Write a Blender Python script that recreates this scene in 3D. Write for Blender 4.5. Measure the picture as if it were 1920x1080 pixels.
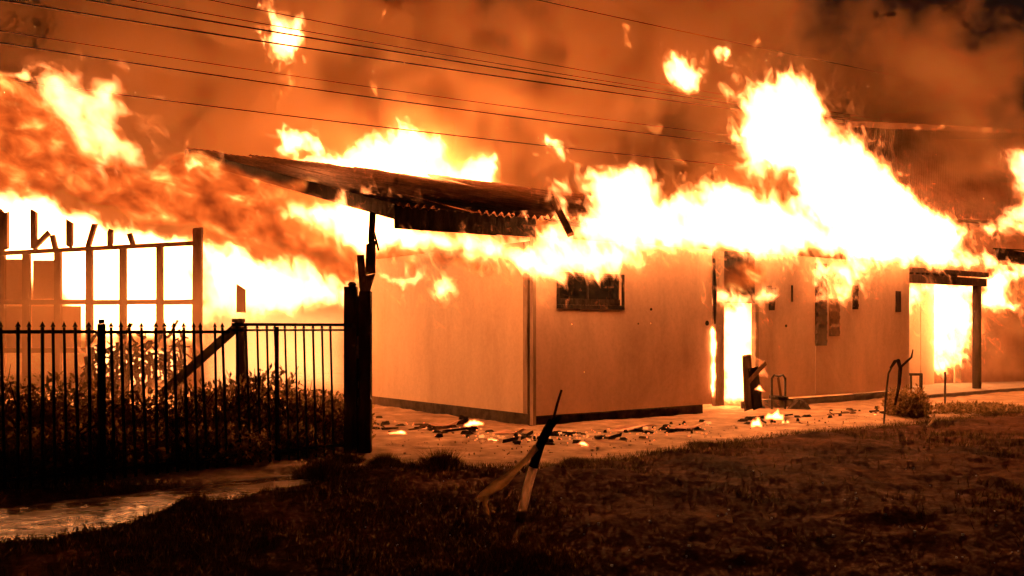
import bpy, math, random
import numpy as np
from mathutils import Vector, Matrix

for o in list(bpy.data.objects):
    bpy.data.objects.remove(o)
S = bpy.context.scene
COL = S.collection
random.seed(7)
rng = np.random.default_rng(7)

# ------------------------------------------------------------------ camera, world, exposure
EYE, F, CX, HY = 1.6, 1800.0, 960.0, 617.0        # eye height (m), focal length, centre column, horizon row of the 1920x1080 photo
cd = bpy.data.cameras.new('camera')
cam = bpy.data.objects.new('camera', cd); COL.objects.link(cam)
cam.location = (0, 0, EYE); cam.rotation_euler = (math.pi / 2, 0, 0)
cd.sensor_width = 36.0; cd.lens = 36.0 * F / 1920.0
cd.shift_y = (HY - 540.0) / 1920.0
cd.clip_start = 0.1; cd.clip_end = 600
S.camera = cam

wd = bpy.data.worlds.new('World'); S.world = wd; wd.use_nodes = True
bg = wd.node_tree.nodes['Background']
bg.inputs[0].default_value = (0.30, 0.12, 0.08, 1); bg.inputs[1].default_value = 0.035      # night sky over the town
S.view_settings.view_transform = 'Standard'; S.view_settings.look = 'None'
S.view_settings.exposure = 0.0; S.view_settings.gamma = 1.0; S.view_settings.use_curve_mapping = False
S.render.engine = 'CYCLES'
cy = S.cycles
cy.use_denoising = True
try:
    cy.denoiser = 'OPENIMAGEDENOISE'
except Exception:
    pass
cy.max_bounces = 6; cy.diffuse_bounces = 4; cy.glossy_bounces = 2; cy.volume_bounces = 4
cy.transparent_max_bounces = 160; cy.transmission_bounces = 2
cy.sample_clamp_indirect = 12.0
cy.use_adaptive_sampling = True; cy.adaptive_threshold = 0.06; cy.adaptive_min_samples = 24
cy.volume_step_rate = 1.0; cy.volume_max_steps = 256
cy.caustics_reflective = False; cy.caustics_refractive = False

# ------------------------------------------------------------------ helpers
def ray(px, py):
    return np.array([(px - CX) / F, 1.0, -(py - HY) / F])
def at(px, py, Y):
    r = ray(px, py); return Vector((r[0] * Y, Y, EYE + r[2] * Y))
def gnd(px, py, z=0.0):
    r = ray(px, py); t = (z - EYE) / r[2]; return Vector((r[0] * t, t, z))
class Plane:
    """A vertical plane through O along D; u runs along D, n towards the camera."""
    def __init__(s, O, D):
        s.O = np.array(O, float); d = np.array(D, float); s.D = d / np.linalg.norm(d); s.N = np.array([s.D[1], -s.D[0]])
    def hit(s, px, py, off=0.0):
        r = ray(px, py); o = s.O + s.N * off
        A = np.array([[r[0], -s.D[0]], [r[1], -s.D[1]]]); t, u = np.linalg.solve(A, o)
        return u, EYE + r[2] * t
    def P(s, u, z, n=0.0):
        p = s.O + s.D * u + s.N * n; return Vector((p[0], p[1], z))
WALL = Plane((.35, 15.74), (.798, .603))          # long front wall, running away to the right
SIDE = Plane((.35, 15.74), (.603, -.798))         # side wall, running away to the left from the same corner
def frontal(Y): return Plane((0, Y), (1, 0))

def tag(o, label=None, cat=None, group=None, kind=None):
    if label: o['label'] = label
    if cat: o['category'] = cat
    if group: o['group'] = group
    if kind: o['kind'] = kind
    return o
def empty(name, loc=(0, 0, 0), **k):
    o = bpy.data.objects.new(name, None); COL.objects.link(o); o.location = loc; o.empty_display_size = .1
    return tag(o, **k)
def mesh_obj(name, V, Fc, mat, parent=None, smooth=False, **k):
    me = bpy.data.meshes.new(name); me.from_pydata([tuple(v) for v in V], [], [tuple(f) for f in Fc]); me.update()
    if smooth: me.polygons.foreach_set('use_smooth', [True] * len(me.polygons))
    return link(name, me, mat, parent, **k)
def link(name, me, mat, parent=None, **k):
    o = bpy.data.objects.new(name, me); COL.objects.link(o)
    if mat is not None and not me.materials: me.materials.append(mat)
    if parent is not None:
        o.parent = parent
        if parent.type == 'EMPTY': o.matrix_parent_inverse = Matrix.Translation(-parent.location)     # shapes are given in world coordinates
    return tag(o, **k)
def fast_mesh(name, V, T, mat, n=3):
    V = np.asarray(V, np.float32); T = np.asarray(T, np.int32)
    me = bpy.data.meshes.new(name)
    me.vertices.add(len(V)); me.vertices.foreach_set('co', V.ravel())
    me.loops.add(T.size); me.loops.foreach_set('vertex_index', T.ravel())
    me.polygons.add(len(T)); me.polygons.foreach_set('loop_start', np.arange(0, T.size, n, dtype=np.int32))
    me.polygons.foreach_set('loop_total', np.full(len(T), n, np.int32))
    me.update(calc_edges=True); me.validate()
    if mat is not None: me.materials.append(mat)
    return me
class MB:
    def __init__(s): s.V = []; s.Fc = []
    def add(s, V, Fc):
        b = len(s.V); s.V += [tuple(v) for v in V]; s.Fc += [tuple(b + i for i in f) for f in Fc]; return s
    def hexa(s, p):
        """8 points: bottom ring 0-3, top ring 4-7"""
        return s.add(p, [(3, 2, 1, 0), (4, 5, 6, 7), (0, 1, 5, 4), (1, 2, 6, 5), (2, 3, 7, 6), (3, 0, 4, 7)])
    def box(s, a, b):
        (x0, y0, z0), (x1, y1, z1) = a, b
        return s.hexa([(x0, y0, z0), (x1, y0, z0), (x1, y1, z0), (x0, y1, z0), (x0, y0, z1), (x1, y0, z1), (x1, y1, z1), (x0, y1, z1)])
    def wbox(s, pl, u0, u1, z0, z1, n0, n1, dz=0.0):
        """box in a Plane's own axes; dz lifts the u1 end"""
        P = pl.P
        return s.hexa([P(u0, z0, n1), P(u1, z0 + dz, n1), P(u1, z0 + dz, n0), P(u0, z0, n0), P(u0, z1, n1), P(u1, z1 + dz, n1), P(u1, z1 + dz, n0), P(u0, z1, n0)])
    def bar(s, a, b, w, d=None, jag=0.0):
        """a squared bar from a to b"""
        a = Vector(a); b = Vector(b); d = d or w; t = (b - a).normalized()
        side = t.cross(Vector((0, 1, 0)))
        side = side.normalized() if side.length > .05 else Vector((1, 0, 0))
        up = t.cross(side).normalized(); r = []
        for q in (a, b):
            for sx, sy in ((-1, -1), (1, -1), (1, 1), (-1, 1)):
                r.append(q + side * sx * w / 2 + up * sy * d / 2 + t * random.uniform(-jag, jag))
        return s.hexa(r)
    def tube(s, pts, rad, n=8):
        pts = [Vector(p) for p in pts]; rad = rad if isinstance(rad, (list, tuple)) else [rad] * len(pts)
        base = len(s.V)
        for i, p in enumerate(pts):
            t = (pts[min(i + 1, len(pts) - 1)] - pts[max(i - 1, 0)]).normalized()
            a = t.cross(Vector((0, 1, 0)) if abs(t.y) < .9 else Vector((1, 0, 0))).normalized(); b = t.cross(a)
            for k in range(n):
                th = 2 * math.pi * k / n; s.V.append(tuple(p + (a * math.cos(th) + b * math.sin(th)) * rad[i]))
        for i in range(len(pts) - 1):
            for k in range(n):
                k2 = (k + 1) % n; s.Fc.append((base + i * n + k, base + i * n + k2, base + (i + 1) * n + k2, base + (i + 1) * n + k))
        s.Fc.append(tuple(base + k for k in reversed(range(n)))); e = base + (len(pts) - 1) * n; s.Fc.append(tuple(e + k for k in range(n)))
        return s
    def build(s, name, mat, parent=None, smooth=False, **k): return mesh_obj(name, s.V, s.Fc, mat, parent, smooth, **k)

# ------------------------------------------------------------------ materials
def mat(name):
    m = bpy.data.materials.new(name); m.use_nodes = True; return m, m.node_tree
def solid(name, c1, c2, scale=6.0, rough=.8, bump=.3, metal=0.0, stretch=(1, 1, 1), c3=None, det=6.0, spread=(.35, .65)):
    m, t = mat(name); N = t.nodes; L = t.links; b = N['Principled BSDF']
    tc = N.new('ShaderNodeTexCoord'); mp = N.new('ShaderNodeMapping'); mp.inputs['Scale'].default_value = stretch
    L.new(tc.outputs['Object'], mp.inputs['Vector'])
    n = N.new('ShaderNodeTexNoise'); n.inputs['Scale'].default_value = scale; n.inputs['Detail'].default_value = det; n.inputs['Roughness'].default_value = .65
    L.new(mp.outputs[0], n.inputs['Vector'])
    r = N.new('ShaderNodeValToRGB'); r.color_ramp.elements[0].position = spread[0]; r.color_ramp.elements[1].position = spread[1]
    r.color_ramp.elements[0].color = (*c1, 1); r.color_ramp.elements[1].color = (*c2, 1)
    if c3:
        e = r.color_ramp.elements.new((spread[0] + spread[1]) / 2 + .02); e.color = (*c3, 1)
    L.new(n.outputs[0], r.inputs[0]); L.new(r.outputs[0], b.inputs['Base Color'])
    b.inputs['Roughness'].default_value = rough; b.inputs['Metallic'].default_value = metal; b.inputs['Specular IOR Level'].default_value = .12 if rough > .7 else .4
    if bump:
        bp = N.new('ShaderNodeBump'); bp.inputs['Strength'].default_value = bump; bp.inputs['Distance'].default_value = .02
        n2 = N.new('ShaderNodeTexNoise'); n2.inputs['Scale'].default_value = scale * 5; n2.inputs['Detail'].default_value = 5
        L.new(mp.outputs[0], n2.inputs['Vector']); L.new(n2.outputs[0], bp.inputs['Height']); L.new(bp.outputs[0], b.inputs['Normal'])
    return m
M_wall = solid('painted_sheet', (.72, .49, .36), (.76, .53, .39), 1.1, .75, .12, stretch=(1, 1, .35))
def sooted(m, a, sc):
    t = m.node_tree; N = t.nodes; L = t.links; b = N['Principled BSDF']; src = b.inputs['Base Color'].links[0].from_socket
    tc = N.new('ShaderNodeTexCoord'); out = src
    for scale, lo, p0, p1, st in ((sc, a, .38, .62, (1, 1, .5)), (2.2, min(a * 1.3, .93), .30, .55, (1, 1, .22)), (14, .9, .35, .6, (1, 1, 1))):
        mp = N.new('ShaderNodeMapping'); mp.inputs['Scale'].default_value = st; L.new(tc.outputs['Object'], mp.inputs[0])
        n = N.new('ShaderNodeTexNoise'); n.inputs['Scale'].default_value = scale; n.inputs['Detail'].default_value = 7; n.inputs['Roughness'].default_value = .65; n.inputs['Distortion'].default_value = .5; L.new(mp.outputs[0], n.inputs['Vector'])
        r = N.new('ShaderNodeMapRange'); r.inputs[1].default_value = p0; r.inputs[2].default_value = p1; r.inputs[3].default_value = min(lo, 1); r.inputs[4].default_value = 1.0; L.new(n.outputs[0], r.inputs[0])
        x = N.new('ShaderNodeMixRGB'); x.blend_type = 'MULTIPLY'; x.inputs[0].default_value = 1; L.new(out, x.inputs[1]); L.new(r.outputs[0], x.inputs[2]); out = x.outputs[0]
    L.new(out, b.inputs['Base Color'])
sooted(M_wall, .66, .5)
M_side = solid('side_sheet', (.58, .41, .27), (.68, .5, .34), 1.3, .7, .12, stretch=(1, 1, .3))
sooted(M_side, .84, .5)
M_trim = solid('trim_paint', (.2, .13, .09), (.4, .28, .2), 4, .8, .2, stretch=(1, 1, .3))
M_skirt = solid('dark_skirt', (.03, .022, .018), (.10, .07, .05), 5, .9, .3)
M_char = solid('charred_wood', (.012, .009, .008), (.05, .032, .022), 12, .9, .6, stretch=(1, 1, .25))
M_stud = solid('scorched_timber', (.10, .05, .03), (.28, .15, .08), 8, .85, .4, stretch=(1, 1, .2))
M_wood = solid('dark_timber', (.035, .02, .014), (.09, .05, .034), 9, .8, .4, stretch=(1, 1, .2))
M_iron = solid('rusted_iron', (.26, .13, .09), (.75, .45, .33), 2.2, .42, .25, .7, c3=(.5, .27, .19))
M_farroof = solid('far_roof_iron', (.22, .11, .07), (.42, .22, .14), 1.5, .7, .2)
M_fence = solid('black_paint', (.008, .007, .007), (.02, .016, .014), 14, .45, .1)
M_metal = solid('grimy_metal', (.03, .024, .02), (.09, .07, .06), 15, .5, .2, .5)
M_wire = solid('cable_sheath', (.012, .01, .009), (.03, .02, .016), 5, .6, 0)
M_bark = solid('peeling_bark', (.06, .04, .028), (.9, .74, .62), 4.0, .85, .5, stretch=(1, 1, .3), spread=(.42, .58))
tn_ = M_bark.node_tree; tb_ = tn_.nodes.new('ShaderNodeBsdfTranslucent'); tn_.links.new(tn_.nodes['Principled BSDF'].inputs['Base Color'].links[0].from_socket, tb_.inputs[0]); tm_ = tn_.nodes.new('ShaderNodeMixShader'); tm_.inputs[0].default_value = .8
tn_.links.new(tn_.nodes['Principled BSDF'].outputs[0], tm_.inputs[1]); tn_.links.new(tb_.outputs[0], tm_.inputs[2]); tn_.links.new(tm_.outputs[0], tn_.nodes['Material Output'].inputs['Surface'])
M_strip = solid('torn_strip', (.12, .07, .04), (.62, .46, .3), 16, .8, .6)
tn_ = M_strip.node_tree; tb_ = tn_.nodes.new('ShaderNodeBsdfTranslucent'); tb_.inputs[0].default_value = (.9, .72, .5, 1); tm_ = tn_.nodes.new('ShaderNodeMixShader'); tm_.inputs[0].default_value = .45
tn_.links.new(tn_.nodes['Principled BSDF'].outputs[0], tm_.inputs[1]); tn_.links.new(tb_.outputs[0], tm_.inputs[2]); tn_.links.new(tm_.outputs[0], tn_.nodes['Material Output'].inputs['Surface'])
M_room_dark = solid('room_dark', (.003, .0025, .002), (.008, .006, .005), 5, .95, 0)  # shade of the room behind the window, put in as near-black colour
M_pale = solid('weathered_wood', (.25, .18, .13), (.95, .8, .68), 7.0, .85, .5, stretch=(1, 1, .3), spread=(.38, .55))
tn_ = M_pale.node_tree; tb_ = tn_.nodes.new('ShaderNodeBsdfTranslucent'); tn_.links.new(tn_.nodes['Principled BSDF'].inputs['Base Color'].links[0].from_socket, tb_.inputs[0]); tm_ = tn_.nodes.new('ShaderNodeMixShader'); tm_.inputs[0].default_value = .75
tn_.links.new(tn_.nodes['Principled BSDF'].outputs[0], tm_.inputs[1]); tn_.links.new(tb_.outputs[0], tm_.inputs[2]); tn_.links.new(tm_.outputs[0], tn_.nodes['Material Output'].inputs['Surface'])
M_debris = solid('burnt_debris', (.01, .008, .007), (.07, .045, .03), 10, .9, .6)
M_yard = solid('yard_dirt', (.18, .11, .07), (.7, .46, .3), 2.2, .85, 1.0, c3=(.42, .27, .17), det=9, spread=(.3, .72))
M_slab = solid('concrete', (.24, .2, .17), (.36, .3, .25), 3, .85, .3)
M_white = solid('pale_litter', (.6, .55, .5), (.8, .75, .7), 5, .6, 0)

def leaf_mat(name, c1, c2, tl=.35):
    m, t = mat(name); N = t.nodes; L = t.links; b = N['Principled BSDF']
    g = N.new('ShaderNodeNewGeometry'); r = N.new('ShaderNodeValToRGB')
    r.color_ramp.elements[0].color = (*c1, 1); r.color_ramp.elements[1].color = (*c2, 1)
    L.new(g.outputs['Random Per Island'], r.inputs[0]); L.new(r.outputs[0], b.inputs['Base Color'])
    b.inputs['Roughness'].default_value = .7; b.inputs['Specular IOR Level'].default_value = .15
    tr = N.new('ShaderNodeBsdfTranslucent'); L.new(r.outputs[0], tr.inputs[0])
    mx = N.new('ShaderNodeMixShader'); mx.inputs[0].default_value = tl
    L.new(b.outputs[0], mx.inputs[1]); L.new(tr.outputs[0], mx.inputs[2]); L.new(mx.outputs[0], N['Material Output'].inputs['Surface'])
    return m
M_leaf = leaf_mat('bush_leaf', (.14, .09, .035), (.42, .26, .11), .65)
M_grass = leaf_mat('verge_grass', (.035, .026, .01), (.15, .095, .04), .5)

def ground_mat():
    m, t = mat('verge_soil'); N = t.nodes; L = t.links; b = N['Principled BSDF']
    tc = N.new('ShaderNodeTexCoord')
    def noise(sc, det=6):
        n = N.new('ShaderNodeTexNoise'); n.inputs['Scale'].default_value = sc; n.inputs['Detail'].default_value = det; n.inputs['Roughness'].default_value = .7
        L.new(tc.outputs['Object'], n.inputs['Vector']); return n
    def ramp(n, p0, p1, c0, c1):
        r = N.new('ShaderNodeValToRGB'); e = r.color_ramp.elements; e[0].position = p0; e[1].position = p1; e[0].color = (*c0, 1); e[1].color = (*c1, 1)
        L.new(n.outputs[0], r.inputs[0]); return r
    a = ramp(noise(.7), .35, .68, (.03, .015, .010), (.21, .095, .052))
    c = ramp(noise(9), .35, .7, (.45, .4, .4), (1.2, 1.1, 1.0))
    mx = N.new('ShaderNodeMixRGB'); mx.blend_type = 'MULTIPLY'; mx.inputs[0].default_value = 1
    L.new(a.outputs[0], mx.inputs[1]); L.new(c.outputs[0], mx.inputs[2]); L.new(mx.outputs[0], b.inputs['Base Color'])
    b.inputs['Roughness'].default_value = .95; b.inputs['Specular IOR Level'].default_value = .04
    bp = N.new('ShaderNodeBump'); bp.inputs['Strength'].default_value = .6; bp.inputs['Distance'].default_value = .05
    L.new(noise(22, 8).outputs[0], bp.inputs['Height']); L.new(bp.outputs[0], b.inputs['Normal'])
    return m
M_soil = ground_mat()
def water_mat():
    m, t = mat('muddy_water'); N = t.nodes; L = t.links; b = N['Principled BSDF']
    b.inputs['Base Color'].default_value = (.16, .09, .05, 1); b.inputs['IOR'].default_value = 1.45
    tc = N.new('ShaderNodeTexCoord'); mp = N.new('ShaderNodeMapping'); mp.vector_type = 'TEXTURE'; mp.inputs['Scale'].default_value = (1.6, .22, 1); mp.inputs['Rotation'].default_value = (0, 0, .5)
    L.new(tc.outputs['Object'], mp.inputs[0])
    n = N.new('ShaderNodeTexNoise'); n.inputs['Scale'].default_value = 1.6; n.inputs['Detail'].default_value = 4; L.new(mp.outputs[0], n.inputs['Vector'])
    r = N.new('ShaderNodeMapRange'); r.inputs[1].default_value = .4; r.inputs[2].default_value = .7; r.inputs[3].default_value = .2; r.inputs[4].default_value = .42
    L.new(n.outputs[0], r.inputs[0]); L.new(r.outputs[0], b.inputs['Roughness'])
    bp = N.new('ShaderNodeBump'); bp.inputs['Strength'].default_value = .15; bp.inputs['Distance'].default_value = .02
    L.new(n.outputs[0], bp.inputs['Height']); L.new(bp.outputs[0], b.inputs['Normal'])
    return m
M_water = water_mat()

def skin_mat(name, tint, k):
    """The faint glowing boundary of a body of burning gas."""
    m, t = mat(name); N = t.nodes; L = t.links; N.remove(N['Principled BSDF'])
    tr = N.new('ShaderNodeBsdfTransparent'); se = N.new('ShaderNodeEmission'); se.inputs[0].default_value = (*tint, 1); se.inputs[1].default_value = k
    a2 = N.new('ShaderNodeAddShader'); L.new(tr.outputs[0], a2.inputs[0]); L.new(se.outputs[0], a2.inputs[1]); L.new(a2.outputs[0], N['Material Output'].inputs['Surface'])
    try: m.cycles.emission_sampling = 'NONE'
    except Exception: pass
    return m
SKIN = skin_mat('gas_boundary', (1, .25, .05), .002)
class Gas: pass
def fire_mat(name, eps, sig, cold=(1.0, .17, .025), hot=(1.0, .35, .10), power=1.5, noise=None, band=.16, vox=.045, step=1.0, cols=None, stretch=(1, 1, 1), rot=0.0, carve=None, curl=.9):
    """Glowing gas held in a density grid: dense gas is hotter and paler, thin gas redder. NOISE = (scale, low, high) lets the glow vary inside."""
    m, t = mat(name); N = t.nodes; L = t.links; N.remove(N['Principled BSDF']); out = N['Material Output']
    def math_(op, a, b=None):
        n = N.new('ShaderNodeMath'); n.operation = op
        for i_, x in enumerate((a, b)):
            if x is None: continue
            if isinstance(x, (int, float)): n.inputs[i_].default_value = x
            else: L.new(x, n.inputs[i_])
        return n.outputs[0]
    at_ = N.new('ShaderNodeAttribute'); at_.attribute_name = 'density'; d = at_.outputs['Fac']
    if noise or cols or carve:
        if carve: noise = (carve[0], 0, 1)
        tc = N.new('ShaderNodeTexCoord'); mp = N.new('ShaderNodeMapping'); mp.vector_type = 'TEXTURE'; mp.inputs['Scale'].default_value = stretch; mp.inputs['Rotation'].default_value = (0, rot, 0)
        L.new(tc.outputs['Object'], mp.inputs[0])
        n = N.new('ShaderNodeTexNoise'); n.inputs['Scale'].default_value = noise[0]; n.inputs['Detail'].default_value = 5; n.inputs['Roughness'].default_value = .62; n.inputs['Distortion'].default_value = curl
        L.new(mp.outputs[0], n.inputs['Vector'])
    if carve:                                                            # fine turbulence eats into the thin outer gas and mottles the core
        k_ = math_('ADD', d, math_('MULTIPLY', math_('SUBTRACT', n.outputs[0], .5), carve[1]))
        mr = N.new('ShaderNodeMapRange'); mr.inputs[1].default_value = carve[2]; mr.inputs[2].default_value = carve[3]; L.new(k_, mr.inputs[0]); d = mr.outputs[0]; noise = None
    glow = math_('POWER', d, power)
    if cols:
        r = N.new('ShaderNodeValToRGB'); els = r.color_ramp.elements
        els[0].position, els[0].color = cols[0][0], (*cols[0][1], 1); els[1].position, els[1].color = cols[-1][0], (*cols[-1][1], 1)
        for p, c_ in cols[1:-1]: x = els.new(p); x.color = (*c_, 1)
        L.new(n.outputs[0], r.inputs[0]); colour = r.outputs[0]
    else:
        mx = N.new('ShaderNodeMixRGB'); mx.inputs[1].default_value = (*cold, 1); mx.inputs[2].default_value = (*hot, 1); L.new(d, mx.inputs[0]); colour = mx.outputs[0]
        if noise:
            mr = N.new('ShaderNodeMapRange'); mr.inputs[1].default_value = noise[1]; mr.inputs[2].default_value = noise[2]; mr.inputs[3].default_value = .02; mr.inputs[4].default_value = 1.6
            L.new(n.outputs[0], mr.inputs[0]); glow = math_('MULTIPLY', glow, mr.outputs[0])
    e = N.new('ShaderNodeEmission'); L.new(colour, e.inputs[0]); L.new(math_('MULTIPLY', glow, eps), e.inputs[1])
    ab = N.new('ShaderNodeVolumeAbsorption'); ab.inputs[0].default_value = (0, 0, 0, 1); L.new(math_('MULTIPLY', glow if cols else d, sig), ab.inputs[1])
    ad = N.new('ShaderNodeAddShader'); L.new(e.outputs[0], ad.inputs[0]); L.new(ab.outputs[0], ad.inputs[1]); L.new(ad.outputs[0], out.inputs['Volume'])
    try: m.cycles.volume_step_rate = step
    except Exception: pass
    G_ = Gas(); G_.vox = vox
    G_.grow = .45 if carve else .3; G_.mat = m; G_.band = band; return G_
FIRE = fire_mat('white_hot_fire', 33.0, .5, band=.24, vox=.04, step=1.2, carve=(4.6, 2.5, .34, .86), stretch=(1, 1, 1.9), rot=-.45)
FIRE_THIN = fire_mat('yellow_fire', 34.0, 1.0, hot=(1.0, .34, .10), band=.16, vox=.03, step=1.3, carve=(5.0, 2.6, .28, .86), stretch=(1, 1, 1.8), rot=-.4)
FIRE_DEEP = fire_mat('deep_fire', 20.0, 1.0, hot=(1.0, .34, .11), band=.20, vox=.034, step=1.3, carve=(3.6, 2.6, .24, .9), stretch=(1, 1, 2.0), rot=-.8)
FIRE_ORANGE = fire_mat('orange_fire', 12.0, 1.0, hot=(1.0, .27, .05), band=.16, vox=.04, noise=(3.0, .38, .62))
SHEET = fire_mat('orange_sheet_fire', 1.3, 1.0, hot=(1.0, .25, .04), band=.5, vox=.12)
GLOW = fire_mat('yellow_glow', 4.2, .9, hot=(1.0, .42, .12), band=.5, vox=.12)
VEIL = fire_mat('added_orange_glow', .65, .25, hot=(1.0, .2, .025), band=.8, vox=.15)  # added glow that lifts the studs and the side wall
EMBER = fire_mat('ember_fire', 320.0, 2.0, hot=(1.0, .36, .12), band=.05, vox=.016)
SOOT = fire_mat('sooty_fire', 10.0, 10.0, curl=.35, band=.2, vox=.05, power=1.3, noise=(2.7, 0, 1), stretch=(1.3, 1, .85), rot=.45,
                cols=[(.30, (.14, .016, .003)), (.39, (.42, .052, .007)), (.48, (.85, .115, .014)), (.56, (1.25, .20, .028)), (.63, (2.2, .55, .09)), (.71, (5.0, 1.8, .4))])

# ------------------------------------------------------------------ turbulent gas meshes
_perm = np.concatenate([rng.permutation(256)] * 3).astype(np.int32)
_g = rng.normal(size=(256, 3)).astype(np.float32); _g /= np.linalg.norm(_g, axis=1)[:, None]
def perlin(p):
    p = p.astype(np.float32); i = np.floor(p).astype(np.int32); f = p - i; i &= 255
    w = f * f * f * (f * (f * 6 - 15) + 10); out = 0
    for dx in (0, 1):
        a = _perm[i[..., 0] + dx]; wx = w[..., 0] if dx else 1 - w[..., 0]
        for dy in (0, 1):
            b = _perm[a + i[..., 1] + dy]; wy = w[..., 1] if dy else 1 - w[..., 1]
            for dz in (0, 1):
                g = _g[_perm[b + i[..., 2] + dz]]; wz = w[..., 2] if dz else 1 - w[..., 2]
                out = out + wx * wy * wz * (g[..., 0] * (f[..., 0] - dx) + g[..., 1] * (f[..., 1] - dy) + g[..., 2] * (f[..., 2] - dz))
    return out * 1.6
def fbm(p, octv=3, gain=.55):
    s, a, q = 0, 1.0, p
    for k in range(octv):
        s = s + a * perlin(q + 17.3 * k); q = q * 2.03; a *= gain
    return s
def poly_sdf(P, x, z):
    """signed distance to polygon P, positive inside"""
    d = np.full(x.shape, 1e9, np.float32); ins = np.zeros(x.shape, bool); n = len(P)
    for i in range(n):
        ax, az = P[i]; bx, bz = P[(i + 1) % n]; ex, ez = bx - ax, bz - az
        l = ex * ex + ez * ez + 1e-12
        t = np.clip(((x - ax) * ex + (z - az) * ez) / l, 0, 1)
        d = np.minimum(d, (x - ax - t * ex) ** 2 + (z - az - t * ez) ** 2)
        c = ((az > z) != (bz > z)) & (x < ex * (z - az) / (ez if abs(ez) > 1e-9 else 1e-9) + ax)
        ins ^= c
    d = np.sqrt(d); return np.where(ins, d, -d)
def surface_nets(f, org, h):
    ins = f > 0; nx, ny, nz = f.shape
    cnt = np.zeros((nx - 1, ny - 1, nz - 1), np.int8)
    for a in (0, 1):
        for b in (0, 1):
            for c in (0, 1): cnt += ins[a:nx - 1 + a, b:ny - 1 + b, c:nz - 1 + c]
    act = (cnt > 0) & (cnt < 8); idx = np.full(act.shape, -1, np.int64); A = np.argwhere(act); idx[act] = np.arange(len(A))
    acc = np.zeros((len(A), 3)); num = np.zeros(len(A))
    cor = [(a, b, c) for a in (0, 1) for b in (0, 1) for c in (0, 1)]
    for p in cor:
        for ax in range(3):
            if p[ax]: continue
            q = list(p); q[ax] = 1
            fp = f[A[:, 0] + p[0], A[:, 1] + p[1], A[:, 2] + p[2]]; fq = f[A[:, 0] + q[0], A[:, 1] + q[1], A[:, 2] + q[2]]
            m = (fp > 0) != (fq > 0); t = np.where(m, fp / np.where(m, fp - fq, 1), 0)
            pos = np.tile(np.array(p, float), (len(A), 1)); pos[:, ax] += t
            acc[m] += pos[m]; num[m] += 1
    V = (A + acc / num[:, None]) * h + org
    Q = []
    for ax in range(3):
        sl = [slice(1, -1)] * 3; sl[ax] = slice(0, -1); s2 = list(sl); s2[ax] = slice(1, None)
        lo, hi = ins[tuple(sl)], ins[tuple(s2)]
        E = np.argwhere(lo != hi); fl = lo[tuple(E.T)]
        E = E + 1; E[:, ax] -= 1
        b, c = [(1, 2), (2, 0), (0, 1)][ax]
        def cell(db, dc):
            q = E.copy(); q[:, b] += db; q[:, c] += dc; return idx[q[:, 0], q[:, 1], q[:, 2]]
        q = np.stack([cell(-1, -1), cell(0, -1), cell(0, 0), cell(-1, 0)], 1)
        q[~fl] = q[~fl][:, ::-1]; Q.append(q)
    return V, np.concatenate(Q)
_seed = [0]
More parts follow.
